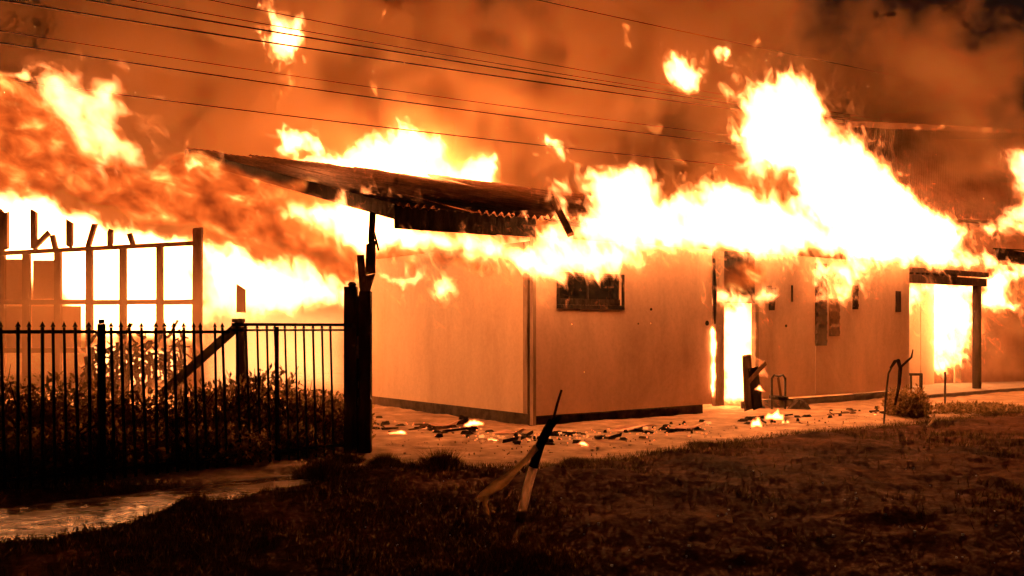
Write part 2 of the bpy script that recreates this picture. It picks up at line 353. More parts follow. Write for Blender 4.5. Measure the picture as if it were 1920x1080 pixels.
def gas(name, poly, pl, T=.6, c=.4, amp=(.18, .10, .06), scl=(1.3, 3.0, 7.0), h=.05, mat=None, off=0.0, rot=.45, stretch=.55, holes=0.0, wave=.35, tear=.13, ts=1.5, pw=1.1, mantle=0.0, parent=None, **k):
    """A body of fire or smoke: the outline POLY (photo pixels) laid on the plane PL, swollen to half-thickness T and torn by turbulence.
    MANTLE adds a thinner, more ragged skin of cooler gas round the hot core."""
    _seed[0] += 1; sd = _seed[0] * 13.7
    P = np.array([pl.hit(x, y, off) for x, y in poly], np.float32)
    h = h * .8; m = sum(amp) * 1.2 + 2 * h + tear * .9 + mantle * 2
    u0, z0 = P.min(0) - m; u1, z1 = P.max(0) + m; tn = T * 1.15 + wave + 2 * h
    z0 = max(z0, .0)
    U = np.arange(u0, u1 + h, h, dtype=np.float32); Nn = np.arange(-tn, tn + h, h, dtype=np.float32); Z = np.arange(z0, z1 + h, h, dtype=np.float32)
    shp = (len(U), len(Nn), len(Z))
    D0 = poly_sdf(P, *np.meshgrid(U, Z, indexing='ij'))
    D0c = np.where(D0 > 0, c * (1 - np.exp(-D0 / c)), D0)
    lo = D0c[:, None, :] - c * (np.maximum(np.abs(Nn) - wave, 0)[None, :, None] / T) ** pw
    mask = lo > -m
    I = np.nonzero(mask); u, n, z = U[I[0]], Nn[I[1]], Z[I[2]]
    ca, sa = math.cos(rot), math.sin(rot)
    q = np.stack([u * ca + z * sa, n, (-u * sa + z * ca) * stretch], -1) + sd
    wu = np.zeros_like(u); wz = np.zeros_like(u)
    for a, s in zip(amp, scl):
        if a: wu += a * perlin(q * s); wz += a * 1.3 * perlin(q * s + 31.7)
    D = poly_sdf(P, u + wu, z + wz)
    D = np.where(D > 0, c * (1 - np.exp(-D / c)), D)
    nn = n - wave * perlin(q * .7 + 71.1)
    base = D - c * (np.abs(nn) / T) ** pw
    tq = q * ts + .4 * np.stack([perlin(q * ts * 1.3 + 9.9), perlin(q * ts * 1.3 + 19.9), perlin(q * ts * 1.3 + 29.9)], -1)
    t1 = fbm(tq, 5, .62) if tear else 0.0
    f1 = base + tear * (t1 - .05)
    if holes: f1 = f1 - holes * c * np.clip(fbm(q * 1.9 + 3.3, 4, .6) - .12, 0, 1) * 3
    if mantle:
        t2 = 1 - 2.2 * np.abs(fbm(tq * 1.6 + 57.1, 4, .6))          # ridged: thin curling filaments
        f1 = np.maximum(f1 + mat.band * mat.grow, base * .9 + mantle * (.3 + 1.0 * t2 + .6 * t1))
    f = np.full(shp, -1, np.float32); f[I] = f1
    f[0] = f[-1] = -1; f[:, 0] = f[:, -1] = -1; f[:, :, 0] = f[:, :, -1] = -1
    V, Q = surface_nets(f, np.array([u0, -tn, z0]), h)
    o = pl.O + pl.N * off
    W = np.stack([o[0] + V[:, 0] * pl.D[0] + V[:, 1] * pl.N[0], o[1] + V[:, 0] * pl.D[1] + V[:, 1] * pl.N[1], V[:, 2]], 1)
    ob = link(name, fast_mesh(name, W, Q, SKIN, 4), None, parent, **k)
    vo = bpy.data.objects.new('glowing_gas', bpy.data.volumes.new('glowing_gas')); COL.objects.link(vo); vo.parent = ob; vo.data.materials.append(mat.mat)
    md = vo.modifiers.new('fill', 'MESH_TO_VOLUME'); md.object = ob; md.resolution_mode = 'VOXEL_SIZE'; md.voxel_size = mat.vox; md.interior_band_width = mat.band; md.density = 1.0
    return ob

# ================================================================== SETTING
def terrain(name, x0, x1, y0, y1, d, zf, mat):
    X = np.arange(x0, x1 + d, d); Y = np.arange(y0, y1 + d, d); x, y = np.meshgrid(X, Y, indexing='ij'); z = zf(x, y)
    V = np.stack([x, y, z], -1).reshape(-1, 3); nx, ny = x.shape
    i = np.arange(nx - 1)[:, None] * ny + np.arange(ny - 1)[None]; i = i.ravel()
    me = fast_mesh(name, V, np.stack([i, i + ny, i + ny + 1, i + 1], 1), mat, 4); me.polygons.foreach_set('use_smooth', [True] * len(me.polygons))
    return link(name, me, mat, kind='structure')
# edge between the lit yard and the dark verge, as ground points
EDGE = [gnd(*p) for p in ((560, 905), (640, 880), (740, 862), (880, 872), (1000, 873), (1130, 860), (1280, 838), (1450, 815), (1650, 798), (1780, 782), (1920, 768))]
EX = np.array([e.x for e in EDGE]); EY = np.array([e.y for e in EDGE])
WAT = [gnd(*p) for p in ((-120, 966), (0, 954), (200, 934), (400, 908), (500, 896), (566, 886), (575, 908), (480, 922), (420, 938), (330, 950), (262, 968), (200, 992), (80, 1012), (-120, 1026))]
WP = np.array([(w.x, w.y) for w in WAT], np.float32)
def vnoise(x, y, s, o=3, sd=0.0):
    return fbm(np.stack([x * s + sd, y * s + sd, np.zeros_like(x) + .5], -1), o)
def verge_z(x, y):
    ye = np.interp(x, EX, EY); m = np.clip((ye - y) / .8, 0, 1)
    z = m * (.05 + .06 * vnoise(x, y, .6) + .04 * vnoise(x, y, 2.0) + .012 * vnoise(x, y, 5.0)) + (1 - m) * -.03
    wd_ = poly_sdf(WP, x.astype(np.float32), y.astype(np.float32)); w = np.clip(1 + wd_ / .25, 0, 1)
    z = z * (1 - w) + w * (-.05 + np.where(x < -3.5, .055, .03) * vnoise(x * 1.0, y, 2.2, 3, 9.0))
    return z - .002
terrain('ground', -14, 22, 3, 24, .08, verge_z, M_soil)
mesh_obj('terrain', [(-300, -20, -.12), (300, -20, -.12), (300, 500, -.12), (-300, 500, -.12)], [(0, 1, 2, 3)], M_soil, kind='structure')
# trodden dirt yard between verge and building
yz = lambda x, y: np.where((y > np.interp(x, EX, EY) - .25) & (poly_sdf(WP, x.astype(np.float32), y.astype(np.float32)) < -.03), .008 + .026 * vnoise(x, y, 1.5, 4), -.06)
terrain('yard', -12, 26, 9.5, 34, .09, yz, M_yard)
def wave(x, y):
    a, b_ = x * .72 - y * .69, x * .69 + y * .72                      # ripples run across the flow
    z = .010 * perlin(np.stack([a * 2.2, b_ * 6.0, 0 * x + .5], -1)) + .005 * perlin(np.stack([a * 6, b_ * 15, 0 * x + 2.5], -1))
    return np.where(poly_sdf(WP, x.astype(np.float32), y.astype(np.float32)) > -.06, z + .004, -.12)
terrain('water', -7, -1.6, 6.6, 10.6, .03, wave, M_water)

# ------------------------------------------------------------------ smoke behind everything: a grid of soot density
def smoke():
    me = bpy.data.volumes.new('smoke'); o = bpy.data.objects.new('smoke', me); COL.objects.link(o); tag(o, kind='stuff')
    m, t = mat('smoke'); m.cycles.volume_step_rate = 1.6; N = t.nodes; N.remove(N['Principled BSDF']); v = N.new('ShaderNodeVolumePrincipled')
    v.inputs['Color'].default_value = (.93, .70, .46, 1); v.inputs['Density'].default_value = 1.0; v.inputs['Anisotropy'].default_value = .1
    t.links.new(v.outputs[0], N['Material Output'].inputs['Volume']); me.materials.append(m)
    g = bpy.data.node_groups.new('smoke_field', 'GeometryNodeTree'); g.interface.new_socket('Geometry', in_out='OUTPUT', socket_type='NodeSocketGeometry')
    N = g.nodes; L = g.links; out = N.new('NodeGroupOutput')
    pos = N.new('GeometryNodeInputPosition')
    def math_(op, a, b=None, c=None):
        n = N.new('ShaderNodeMath'); n.operation = op
        for i, x in enumerate((a, b, c)):
            if x is None: continue
            if isinstance(x, (int, float)): n.inputs[i].default_value = x
            else: L.new(x, n.inputs[i])
        return n.outputs[0]
    def smooth(x, a, b, lo=0.0, hi=1.0):
        n = N.new('ShaderNodeMapRange'); n.interpolation_type = 'SMOOTHSTEP'
        for i, q in ((1, a), (2, b), (3, lo), (4, hi)): n.inputs[i].default_value = q
        L.new(x, n.inputs[0]); return n.outputs[0]
    def noise(scale, detail, off=(0, 0, 0), dist=0.0):
        a = N.new('ShaderNodeVectorMath'); a.operation = 'ADD'; L.new(pos.outputs[0], a.inputs[0]); a.inputs[1].default_value = off
        n = N.new('ShaderNodeTexNoise'); n.inputs['Scale'].default_value = scale; n.inputs['Detail'].default_value = detail; n.inputs['Roughness'].default_value = .55; n.inputs['Distortion'].default_value = dist
        L.new(a.outputs[0], n.inputs['Vector']); return n.outputs[0]
    sx = N.new('ShaderNodeSeparateXYZ'); L.new(pos.outputs[0], sx.inputs[0]); x, y, z = sx.outputs
    big = noise(.2, 4, (3, 0, 5), .6); fine = noise(.75, 6, (9, 2, 1), 1.0)
    n = math_('ADD', math_('MULTIPLY', big, .62), math_('MULTIPLY', fine, .38))
    d = smooth(n, .445, .575, .02, 1.0)
    # the plume ends on the right in torn billows, and thins out with height
    xr = math_('ADD', math_('ADD', x, math_('MULTIPLY', z, .8)), math_('MULTIPLY', n, -24.0))
    d = math_('MULTIPLY', d, smooth(xr, 6.6, 9.4, 1.0, 0.0))
    xl = math_('ADD', x, math_('MULTIPLY', n, 5.0))
    d = math_('MULTIPLY', d, smooth(z, 7.0, 16.0, 1.0, .55))
    d = math_('MULTIPLY', d, .95)
    vc = N.new('GeometryNodeVolumeCube'); L.new(d, vc.inputs['Density'])
    vc.inputs['Min'].default_value = (-23, 26.4, .4); vc.inputs['Max'].default_value = (24, 37, 17)
    for k, r in (('Resolution X', 220), ('Resolution Y', 52), ('Resolution Z', 90)): vc.inputs[k].default_value = r
    sm = N.new('GeometryNodeSetMaterial'); sm.inputs['Material'].default_value = m
    L.new(vc.outputs[0], sm.inputs[0]); L.new(sm.outputs[0], out.inputs[0])
    md = o.modifiers.new('field', 'NODES'); md.node_group = g
    return o
smoke()
def smoke_bank(lo, hi, dens, scale, res, seed):
    o = bpy.data.objects.new('smoke', bpy.data.volumes.new('smoke')); COL.objects.link(o); tag(o, kind='stuff')
    g = bpy.data.node_groups.new('smoke_bank', 'GeometryNodeTree'); g.interface.new_socket('Geometry', in_out='OUTPUT', socket_type='NodeSocketGeometry')
    N = g.nodes; L = g.links; out = N.new('NodeGroupOutput'); pos = N.new('GeometryNodeInputPosition')
    a = N.new('ShaderNodeVectorMath'); a.operation = 'ADD'; a.inputs[1].default_value = (seed, seed, seed); L.new(pos.outputs[0], a.inputs[0])
    n = N.new('ShaderNodeTexNoise'); n.inputs['Scale'].default_value = scale; n.inputs['Detail'].default_value = 4; n.inputs['Distortion'].default_value = .6; L.new(a.outputs[0], n.inputs['Vector'])
    def ramp(x, p, q, r, s_):
        m_ = N.new('ShaderNodeMapRange'); m_.interpolation_type = 'SMOOTHSTEP'
        for i, v in ((1, p), (2, q), (3, r), (4, s_)): m_.inputs[i].default_value = v
        L.new(x, m_.inputs[0]); return m_.outputs[0]
    sx = N.new('ShaderNodeSeparateXYZ'); L.new(pos.outputs[0], sx.inputs[0]); cur = ramp(n.outputs[0], .38, .62, 0.15, 1.0)
    for k in range(3):                                                   # fades out towards every side of the bank, but not at the ground
        e = (hi[k] - lo[k]) * .3
        for f in ([ramp(sx.outputs[k], hi[k] - e * 1.5, hi[k], 1, 0)] + ([ramp(sx.outputs[k], lo[k], lo[k] + e, 0, 1)] if k < 2 else [])):
            m_ = N.new('ShaderNodeMath'); m_.operation = 'MULTIPLY'; L.new(cur, m_.inputs[0]); L.new(f, m_.inputs[1]); cur = m_.outputs[0]
    m_ = N.new('ShaderNodeMath'); m_.operation = 'MULTIPLY'; L.new(cur, m_.inputs[0]); m_.inputs[1].default_value = dens; cur = m_.outputs[0]
    vc = N.new('GeometryNodeVolumeCube'); L.new(cur, vc.inputs['Density']); vc.inputs['Min'].default_value = lo; vc.inputs['Max'].default_value = hi
    for k, r in zip('XYZ', res): vc.inputs['Resolution ' + k].default_value = r
    sm = N.new('GeometryNodeSetMaterial'); sm.inputs['Material'].default_value = bpy.data.materials['smoke']; L.new(vc.outputs[0], sm.inputs[0]); L.new(sm.outputs[0], out.inputs[0])
    o.data.materials.append(bpy.data.materials['smoke']); o.modifiers.new('field', 'NODES').node_group = g
smoke_bank((-10, 9.6, -.05), (-.9, 18.3, 3.2), .15, .5, (60, 58, 22), 4.0)
smoke_bank((2.0, 14.2, -.05), (13.5, 22.5, 2.3), .022, .55, (76, 56, 18), 21.0)

# ================================================================== THE BURNING BUILDING
def wu(px, py=600, off=0.0): return WALL.hit(px, py, off)[0]
def wz(px, py, off=0.0): return WALL.hit(px, py, off)[1]
B = empty('burning_building', (.35, 15.74, 0), label='long sheet-clad building burning from its eaves, with a corrugated roof at its near corner', cat='building')
TOP = 3.12
# front wall: sheets butted side by side, cut round the window and the doorway
uA, uB, uC, uD, uE, uF = wu(1003), wu(1335), wu(1357), wu(1415), wu(1530), wu(1705)
wx0, wx1, wzb, wzt = wu(1048), wu(1165), wz(1048, 571), 2.50
def panel(pieces, name='wall_panel', m=M_wall, pl=WALL, **k):
    b = MB()
    for (u0, u1, z0, z1) in pieces: b.wbox(pl, u0, u1, z0, z1, -.06, 0)
    return b.build(name, m, B, **k)
G = .012
panel([(uA, wx0, .17, TOP), (wx1, uB, .17, TOP), (wx0, wx1, .17, wzb), (wx0, wx1, wzt, TOP)])
panel([(uD + G, uE, .19, TOP)]); panel([(uE + G, uF, .19, TOP)])
dzt = wz(1385, 568)
panel([(uC, uD, dzt, TOP)], m=M_char, label='charred panel over the burning doorway')
MB().wbox(WALL, uB + .09, uC, .12, TOP, -.08, .012).build('door_jamb', M_trim, B)
MB().wbox(WALL, uD, uD + .1, .12, dzt, -.08, .02).build('door_jamb', M_trim, B)
# dark skirt of short boards under the sheets
u = uA
while u < uF - .1:
    u2 = min(u + random.uniform(.9, 1.5), uF)
    if not (uC - .05 < (u + u2) / 2 < uD + .05):
        MB().wbox(WALL, u, u2 - .01, -.03, .17 - random.uniform(0, .02), -.10, -.045 + random.uniform(-.01, .01)).build('skirt_board', M_skirt, B)
    u = u2
# corner trim and joint covers
MB().wbox(WALL, -.035, uA - .004, .02, TOP, -.05, .035).build('corner_trim', M_trim, B)
for uu, w in ((uE + G / 2, .03),):
    MB().wbox(WALL, uu - w, uu + w, .19, TOP, .001, .012).build('joint_cover', M_wall, B)
# buckled seam beside the door jamb
MB().tube([WALL.P(uB + .02, 2.95, .03), WALL.P(uB + .035, 2.3, .035), WALL.P(uB + .06, 1.7, .02)], [.02, .045, .015], 6).build('buckled_seam', M_char, B)
# high window with a dark frame and what is left of its bars
wf = MB()
wf.wbox(WALL, wx0 - .05, wx1 + .05, wzb - .07, wzb - .002, -.10, .03).wbox(WALL, wx0 - .05, wx1 + .05, wzt + .002, wzt + .06, -.10, .03)
wf.wbox(WALL, wx0 - .05, wx0 - .003, wzb, wzt, -.10, .03).wbox(WALL, wx1 + .003, wx1 + .05, wzb, wzt, -.10, .03)
W1 = wf.build('window', M_char, B)
MB().wbox(WALL, wx0 + .002, wx1 - .002, wzb + .004, wzb + .11, -.09, -.03).build('sill', M_char, W1)
for px in (1106, 1148):
    MB().wbox(WALL, wu(px) - .015, wu(px) + .015, wzb + .112, wzt - .002, -.08, -.04).build('mullion', M_char, W1)
MB().wbox(WALL, wx0 - .4, wx1 + 3.0, wzb - .6, wzt + .3, -2.06, -2.0).build('dark_backing', M_room_dark, W1)  # near-black backing; the dark of the room is put into its colour
# scorched louvred vents
def vent(px0, px1, y0, y1, slats, name='vent', m=M_wood):
    u0, u1 = wu(px0), wu(px1); zt, zb = wz((px0 + px1) / 2, y0), wz((px0 + px1) / 2, y1)
    f = MB().wbox(WALL, u0, u1, zb, zt, .001, .02)
    e = f.build(name, m, B)
    for k in range(slats):
        z = zb + (zt - zb) * (k + .5) / slats
        MB().wbox(WALL, u0 + .02, u1 - .02, z - .035, z + .03, .021, .045).build('slat', m, e)
    return e
vent(1528, 1549, 494, 648, 9); vent(1554, 1573, 560, 630, 5, m=M_stud); vent(1598, 1608, 535, 580, 3)
vent(1679, 1688, 546, 585, 0, 'slot')
lamp = MB().tube([WALL.P(wu(1438), wz(1438, 582), .12), WALL.P(wu(1438), wz(1438, 540), .12)], [.06, .09], 8).build('wall_lamp', M_char, B)
MB().wbox(WALL, wu(1438) - .03, wu(1438) + .03, wz(1438, 548), wz(1438, 536), .0, .1).build('bracket', M_char, lamp)
MB().wbox(WALL, wu(1484) - .012, wu(1484) + .012, wz(1484, 566), wz(1484, 535), .001, .03).build('conduit', M_char, B)
# bullet-sized holes and drips in the sheeting
for px, py, r in ((1085, 580, .02), (1220, 580, .025), (1325, 606, .05), (1196, 607, .015), (1473, 611, .03)):
    c = WALL.P(*WALL.hit(px, py), .006); MB().tube([c, c + Vector((.603, -.798, 0)) * .012], r, 7).build('nail_hole', M_char, B)
# side wall in two sheets, batten strip and footing
SL = 6.2
def side_panel(u0, u1, m=M_side):
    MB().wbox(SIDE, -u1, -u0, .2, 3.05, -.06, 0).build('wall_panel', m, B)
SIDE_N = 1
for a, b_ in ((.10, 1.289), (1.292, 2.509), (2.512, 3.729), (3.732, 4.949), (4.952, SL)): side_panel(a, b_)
MB().wbox(SIDE, -.24, -.12, .2, 3.04, .001, .03).build('batten', M_trim, B)
MB().wbox(SIDE, -SL, -.04, -.03, .198, -.07, -.012).build('footing', M_skirt, B)
MB().wbox(SIDE, -.095, -.038, .0, 3.05, -.05, .02).build('corner_trim', M_char, B)

# corrugated roof: each sheet a piece of its own
RD = Vector((-.603, .798, .236))                      # up the slope
def roof_pt(s, u, lift=0.0):
    p = WALL.P(s, 3.42, .02); return p + RD * u + Vector((.14, -.185, .97)) * lift
PITCH, NC = .145, 5
def sheet(s0, u0, u1, bend=0.0, skew=0.0):
    V, Fc = [], []; cols = NC * 4 + 1; rows = 5
    for r in range(rows):
        for k in range(cols):
            f = r / (rows - 1); a = k / 4 * 2 * math.pi
            uu = u0 + skew * k / cols + (u1 - u0 - skew * k / cols) * f
            V.append(roof_pt(s0 + k * PITCH / 4, uu, .042 * math.sin(a) + bend * (f - .5) ** 2 + .012 * math.sin(3 * f + s0)))
    for r in range(rows - 1):
        for k in range(cols - 1): i = r * cols + k; Fc.append((i, i + 1, i + cols + 1, i + cols))
    o = mesh_obj('roof_sheet', V, Fc, M_iron, B, True)
    md = o.modifiers.new('thick', 'SOLIDIFY'); md.thickness = .006
    return o
s0 = -2.62; k = 0
while s0 < 9.5:
    start = random.uniform(-.1, .03); skew = 0.0
    if s0 + .7 > 2.9:
        start = max(0, (s0 - 2.9) / 8.7 * 9.25) + random.uniform(0, .25); skew = .62
    sheet(s0, start, 9.25 + random.uniform(-.12, .14), random.uniform(-.1, .25), skew)
    s0 += NC * PITCH - .02; k += 1
# fascia under the eave, verge board, purlins
def rb(a, b, w, d, name, m=M_wood): return MB().bar(a, b, w, d).build(name, m, B)
fz0, fz1 = 3.08, 3.415
MB().wbox(WALL, wu(740, 410, .05), wu(742, 410, .05) + .9, fz0, fz1, .03, .07).build('fascia_board', M_char, B)
MB().wbox(WALL, wu(742, 410, .05) + .906, wu(930, 410, .05), fz0 + .004, fz1, .03, .068).build('fascia_board', M_char, B)
MB().wbox(WALL, wu(930, 410, .05) + .006, wu(1003, 410, .05), fz0 + .02, fz1 - .01, .03, .066).build('fascia_board', M_char, B)
for s_ in (-2.5, -1.2, .1, 1.4, 2.7): rb(roof_pt(s_, .12, -.1), roof_pt(s_, 9.0, -.1), .06, .1, 'rafter', M_char)
for u_ in (2.2, 4.4, 6.6, 8.8): rb(roof_pt(-2.55, u_, -.045), roof_pt(3.2, u_, -.045), .05, .05, 'purlin', M_char)
va, vb, vn = roof_pt(-2.65, -.05), roof_pt(-2.65, 9.25), Vector((.798, .603, 0)) * .04
MB().hexa([va - Vector((0, 0, .2)), va + vn - Vector((0, 0, .2)), vb + vn - Vector((0, 0, .2)), vb - Vector((0, 0, .2)), va + Vector((0, 0, .03)), va + vn + Vector((0, 0, .03)), vb + vn + Vector((0, 0, .03)), vb + Vector((0, 0, .03))]).build('verge_board', M_char, B)
# burnt-out rafters standing in the flames over the front wall

rb(WALL.P(*WALL.hit(1036, 372, -.1), -.1), WALL.P(*WALL.hit(1070, 440, .6), .6), .11, .07, 'rafter', M_stud)
# hanging stub of the verandah post, with a burnt brace
vp = empty('verandah_post', at(694, 470, 13.6), label='charred stub of a post hanging under the roof corner above the gate post', cat='post')
tp = lambda x, y, d: at(x, y, 13.54 + d)
m_ = MB().hexa([tp(685, 516, 0), tp(704, 512, 0), tp(704, 512, .11), tp(685, 516, .11), tp(686, 458, 0), tp(705, 450, 0), tp(705, 450, .11), tp(686, 458, .11)])
m_.hexa([tp(688, 548, .03), tp(694, 546, .03), tp(694, 546, .07), tp(688, 548, .07), tp(685, 517, 0), tp(704, 513, 0), tp(704, 513, .11), tp(685, 517, .11)])
m_.bar(tp(699, 398, .06), tp(696, 456, .05), .085, .07, .03).build('post', M_stud, vp)
MB().bar(at(702, 436, 13.62), at(710, 470, 13.62), .03, .03).build('splinter', M_wood, vp)
MB().bar(at(676, 478, 13.7), at(682, 552, 13.7), .10, .05).build('brace', M_stud, vp)

# ------------------------------------------------------------------ doorway porch at the far end, and the shed beyond
P2 = empty('porch', WALL.P(uF, 0), label='porch at the far doorway with a pierced lintel on a round dark post', cat='porch')
l0, l1 = wu(1705), wu(1850); zt_ = wz(1705, 501); zb_ = wz(1705, 525)
lin = MB().wbox(WALL, l0, l1, zt_ - .12, zt_, -.1, .06).build('lintel', M_wood, P2)
uu = l0 + .1
for k in range(9):
    w_ = random.uniform(.06, .16)
    MB().wbox(WALL, uu, uu + w_, zt_ - .16, zt_ - .123, -.08, .05).build('spacer', M_wood, P2); uu += w_ + random.uniform(.04, .16)
MB().wbox(WALL, l0, l1 - .1, zb_ - .06, zt_ - .163, -.1, .06).build('beam', M_wood, P2)
c = WALL.P(wu(1833), 0, -.02)
MB().tube([c, c + Vector((0, 0, zb_ - .06))], .105, 14).build('post', M_wood, P2, True)
BACK = Plane(tuple(WALL.O - WALL.N * 1.6), tuple(WALL.D))
for p0, p1 in ((1690, 1726), (1727, 1752), (1791, 1822), (1823, 1872)):
    h0, h1 = BACK.hit(p0, 600)[0], BACK.hit(p1, 600)[0]
    MB().wbox(BACK, h0, h1 - .01, .1, 3.0, -.05, 0).build('back_panel', M_side, P2)
MB().wbox(BACK, BACK.hit(1872, 600)[0], BACK.hit(1880, 600)[0], .1, 3.0, -.04, .05).build('door_frame', M_trim, P2)
SH = empty('shed', BACK.P(BACK.hit(1900, 600)[0], 0), label='dark shed wall in smoke beyond the porch at the edge of the photo', cat='shed')
h0 = BACK.hit(1881, 600)[0]
for k in range(4): MB().wbox(BACK, h0 + k * 1.2, h0 + k * 1.2 + 1.19, .1, 2.7, -.06, 0).build('wall_panel', M_stud, SH)
MB().bar(BACK.P(h0 - 1.0, 3.32, .2), BACK.P(h0 + 3, 3.15, .2), .5, .16).build('roof', M_char, SH)
MB().bar(at(1868, 476, 24), at(1925, 486, 24), .28, .22).build('roof_beam', M_char, SH)
MB().bar(at(1862, 466, 24), at(1930, 470, 24), .03, .03).build('purlin', M_char, SH)
mesh_obj('pavement', [tuple(WALL.P(uF - .3, .09, .5)), tuple(WALL.P(uF + 12, .09, .5)), tuple(WALL.P(uF + 12, .09, -3)), tuple(WALL.P(uF - .3, .09, -3)),
                      tuple(WALL.P(uF - .3, -.02, .5)), tuple(WALL.P(uF + 12, -.02, .5)), tuple(WALL.P(uF + 12, -.02, -3)), tuple(WALL.P(uF - .3, -.02, -3))],
         [(0, 1, 2, 3), (4, 5, 1, 0), (7, 4, 0, 3), (5, 6, 2, 1)], M_slab, kind='structure')

# far building whose roof burns along its ridge
FB = empty('far_building', (14, 31, 0), label='farther building with a burning ridge, its iron roof half lost in smoke', cat='building')
FP = Plane((13, 26.9), (.94, .34))
def fpt(px, py, off=0.0): return FP.P(*FP.hit(px, py, off), off)
N_ = 12
for k in range(N_):
    f0, f1 = k / N_, (k + 1) / N_
    x0, x1 = 1585 + 385 * f0, 1585 + 385 * f1
    r0, r1 = fpt(x0, 238 + 14 * f0, -2.2), fpt(x1 + 2, 238 + 14 * f1, -2.2)
    e0, e1 = fpt(x0 - 6, 402 + 16 * f0), fpt(x1 - 4, 402 + 16 * f1)
    V, Fc = [], []; cols = 33
    for r_ in range(3):
        for c_ in range(cols):
            g = c_ / (cols - 1); p = r0.lerp(r1, g).lerp(e0.lerp(e1, g), r_ / 2); V.append(p + Vector((0, -.6, .8)) * .025 * math.sin(g * 8 * 2 * math.pi))
    for r_ in range(2):
        for c_ in range(cols - 1): i = r_ * cols + c_; Fc.append((i, i + 1, i + cols + 1, i + cols))
    V = [v + Vector((0, 0, .012 * (k % 2))) for v in V]; mesh_obj('roof_sheet', V, Fc, M_farroof, FB, True).modifiers.new('thick', 'SOLIDIFY').thickness = .01
a, b_ = fpt(1585, 236, -2.2), fpt(1975, 252, -2.2)
MB().bar(a + Vector((0, 0, .03)), b_ + Vector((0, 0, .03)), .22, .06).build('ridge_cap', M_farroof, FB)
a, b_ = fpt(1580, 402, -.25), fpt(1970, 418, -.25)
MB().hexa([(a.x, a.y, 0), (b_.x, b_.y, 0), (b_.x, b_.y + .1, 0), (a.x, a.y + .1, 0), (a.x, a.y, a.z - .1), (b_.x, b_.y, b_.z - .1), (b_.x, b_.y + .1, b_.z - .1), (a.x, a.y + .1, a.z - .1)]).build('wall', M_farroof, FB)

# ------------------------------------------------------------------ burnt timber frame on the left
YF = 18.6
FR = empty('timber_frame', at(180, 690, YF).xy.to_3d(), label='skeleton of scorched studs and rails standing before the white fire on the left', cat='wall frame')
def stud(px0, py0, px1, py1, w, name='stud', m=M_stud, Y=YF, jag=0.0):
    return MB().bar(at(px0, py0, Y), at(px1, py1, Y), w * Y / F, .09, jag).build(name, m, FR)
for px, w in ((5, 9), (50, 13), (109, 12), (168, 12), (231, 12), (300, 12)):
    t_ = 474 - px * .05; MB().bar(at(px, t_ - 2, YF), Vector((at(px, t_, YF).x, YF, 0)), w * YF / F, .09).build('stud', M_stud, FR)
MB().bar(at(371, 428, YF - .05), Vector((at(371, 428, YF).x, YF - .05, 0)), 16 * YF / F, .12, .03).build('corner_post', M_stud, FR)
for px, y0, w in ((4, 395, 8), (12, 400, 7), (64, 398, 10), (131, 415, 11), (207, 432, 9)): stud(px, y0, px, 470 - px * .05, w, 'upper_stud', jag=.06)
for a_ in ((62, 466, 92, 436), (165, 464, 178, 420), (250, 460, 242, 436), (105, 470, 98, 440)): stud(*a_, 8, 'broken_lath', jag=.03)
for k, (x0, x1) in enumerate(((-60, 50), (50.5, 168), (168.5, 300), (300.5, 363))):
    MB().bar(at(x0, 475 - x0 * .052, YF - .07), at(x1, 475 - x1 * .052, YF - .07), 8 * YF / F, .06).build('top_rail', M_stud, FR)
    MB().bar(at(x0, 567, YF - .07), at(x1, 566, YF - .07), 9 * YF / F, .06).build('middle_rail', M_stud, FR)
    MB().bar(at(x0, 657, YF - .07), at(x1, 657, YF - .07), 9 * YF / F, .06).build('lower_rail', M_stud, FR)
MB().hexa([at(443, 586, 19.4), at(461, 586, 19.4), at(461, 586, 19.5), at(443, 586, 19.5), at(443, 531, 19.4), at(461, 543, 19.4), at(461, 543, 19.5), at(443, 531, 19.5)]).build('hanging_board', M_stud, FR)
# two sheets of scorched lining still nailed to the left-hand bays
for x0, x1, y0, y1 in ((10, 46, 486, 562), (62, 104, 488, 560), (4, 47, 574, 652), (60, 104, 574, 652), (116, 152, 574, 652)):
    MB().hexa([at(x0, y1, YF + .08), at(x1, y1, YF + .08), at(x1, y1, YF + .1), at(x0, y1, YF + .1), at(x0, y0, YF + .08), at(x1, y0, YF + .08), at(x1, y0, YF + .1), at(x0, y0, YF + .1)]).build('lining_sheet', M_side, FR)

# ------------------------------------------------------------------ picket fence, gate, brace and gate post
f0, f1 = np.array([-5.05, 9.30]), np.array([-2.15, 12.1]); fd = (f1 - f0) / np.linalg.norm(f1 - f0)
FEN = Plane(tuple(f0), tuple(fd)); LEN = float(np.linalg.norm(f1 - f0))
def fu(px): return FEN.hit(px, 700)[0]
def picket_mesh(h, w=.024):
    b = MB().box((-w / 2, -w / 2, 0), (w / 2, w / 2, h - .06)); r = w * .85
    b.add([(-r, -r, h - .058), (r, -r, h - .058), (r, r, h - .058), (-r, r, h - .058), (0, 0, h)], [(3, 2, 1, 0), (0, 1, 4), (1, 2, 4), (2, 3, 4), (3, 0, 4)])
    me = bpy.data.meshes.new('picket'); me.from_pydata(b.V, [], b.Fc); me.materials.append(M_fence); return me
PM, PM2 = picket_mesh(1.68 - .02), picket_mesh(1.665 - .02, .02)
ang = math.atan2(fd[1], fd[0])
def pickets(parent, u0, u1, me, step, lean=0.0):
    u = u0
    while u < u1:
        o = link('picket', me, None, parent); p = FEN.P(u, .02)
        o.location = p; o.rotation_euler = (0, 0, 0); o.rotation_euler = (random.gauss(0, .006), lean + random.gauss(0, .009), ang + random.gauss(0, .12)); u += step
FE = empty('picket_fence', FEN.P(fu(190), 0), label='black steel picket fence with spear points, left of the diagonal timber', cat='fence')
UM = fu(432)
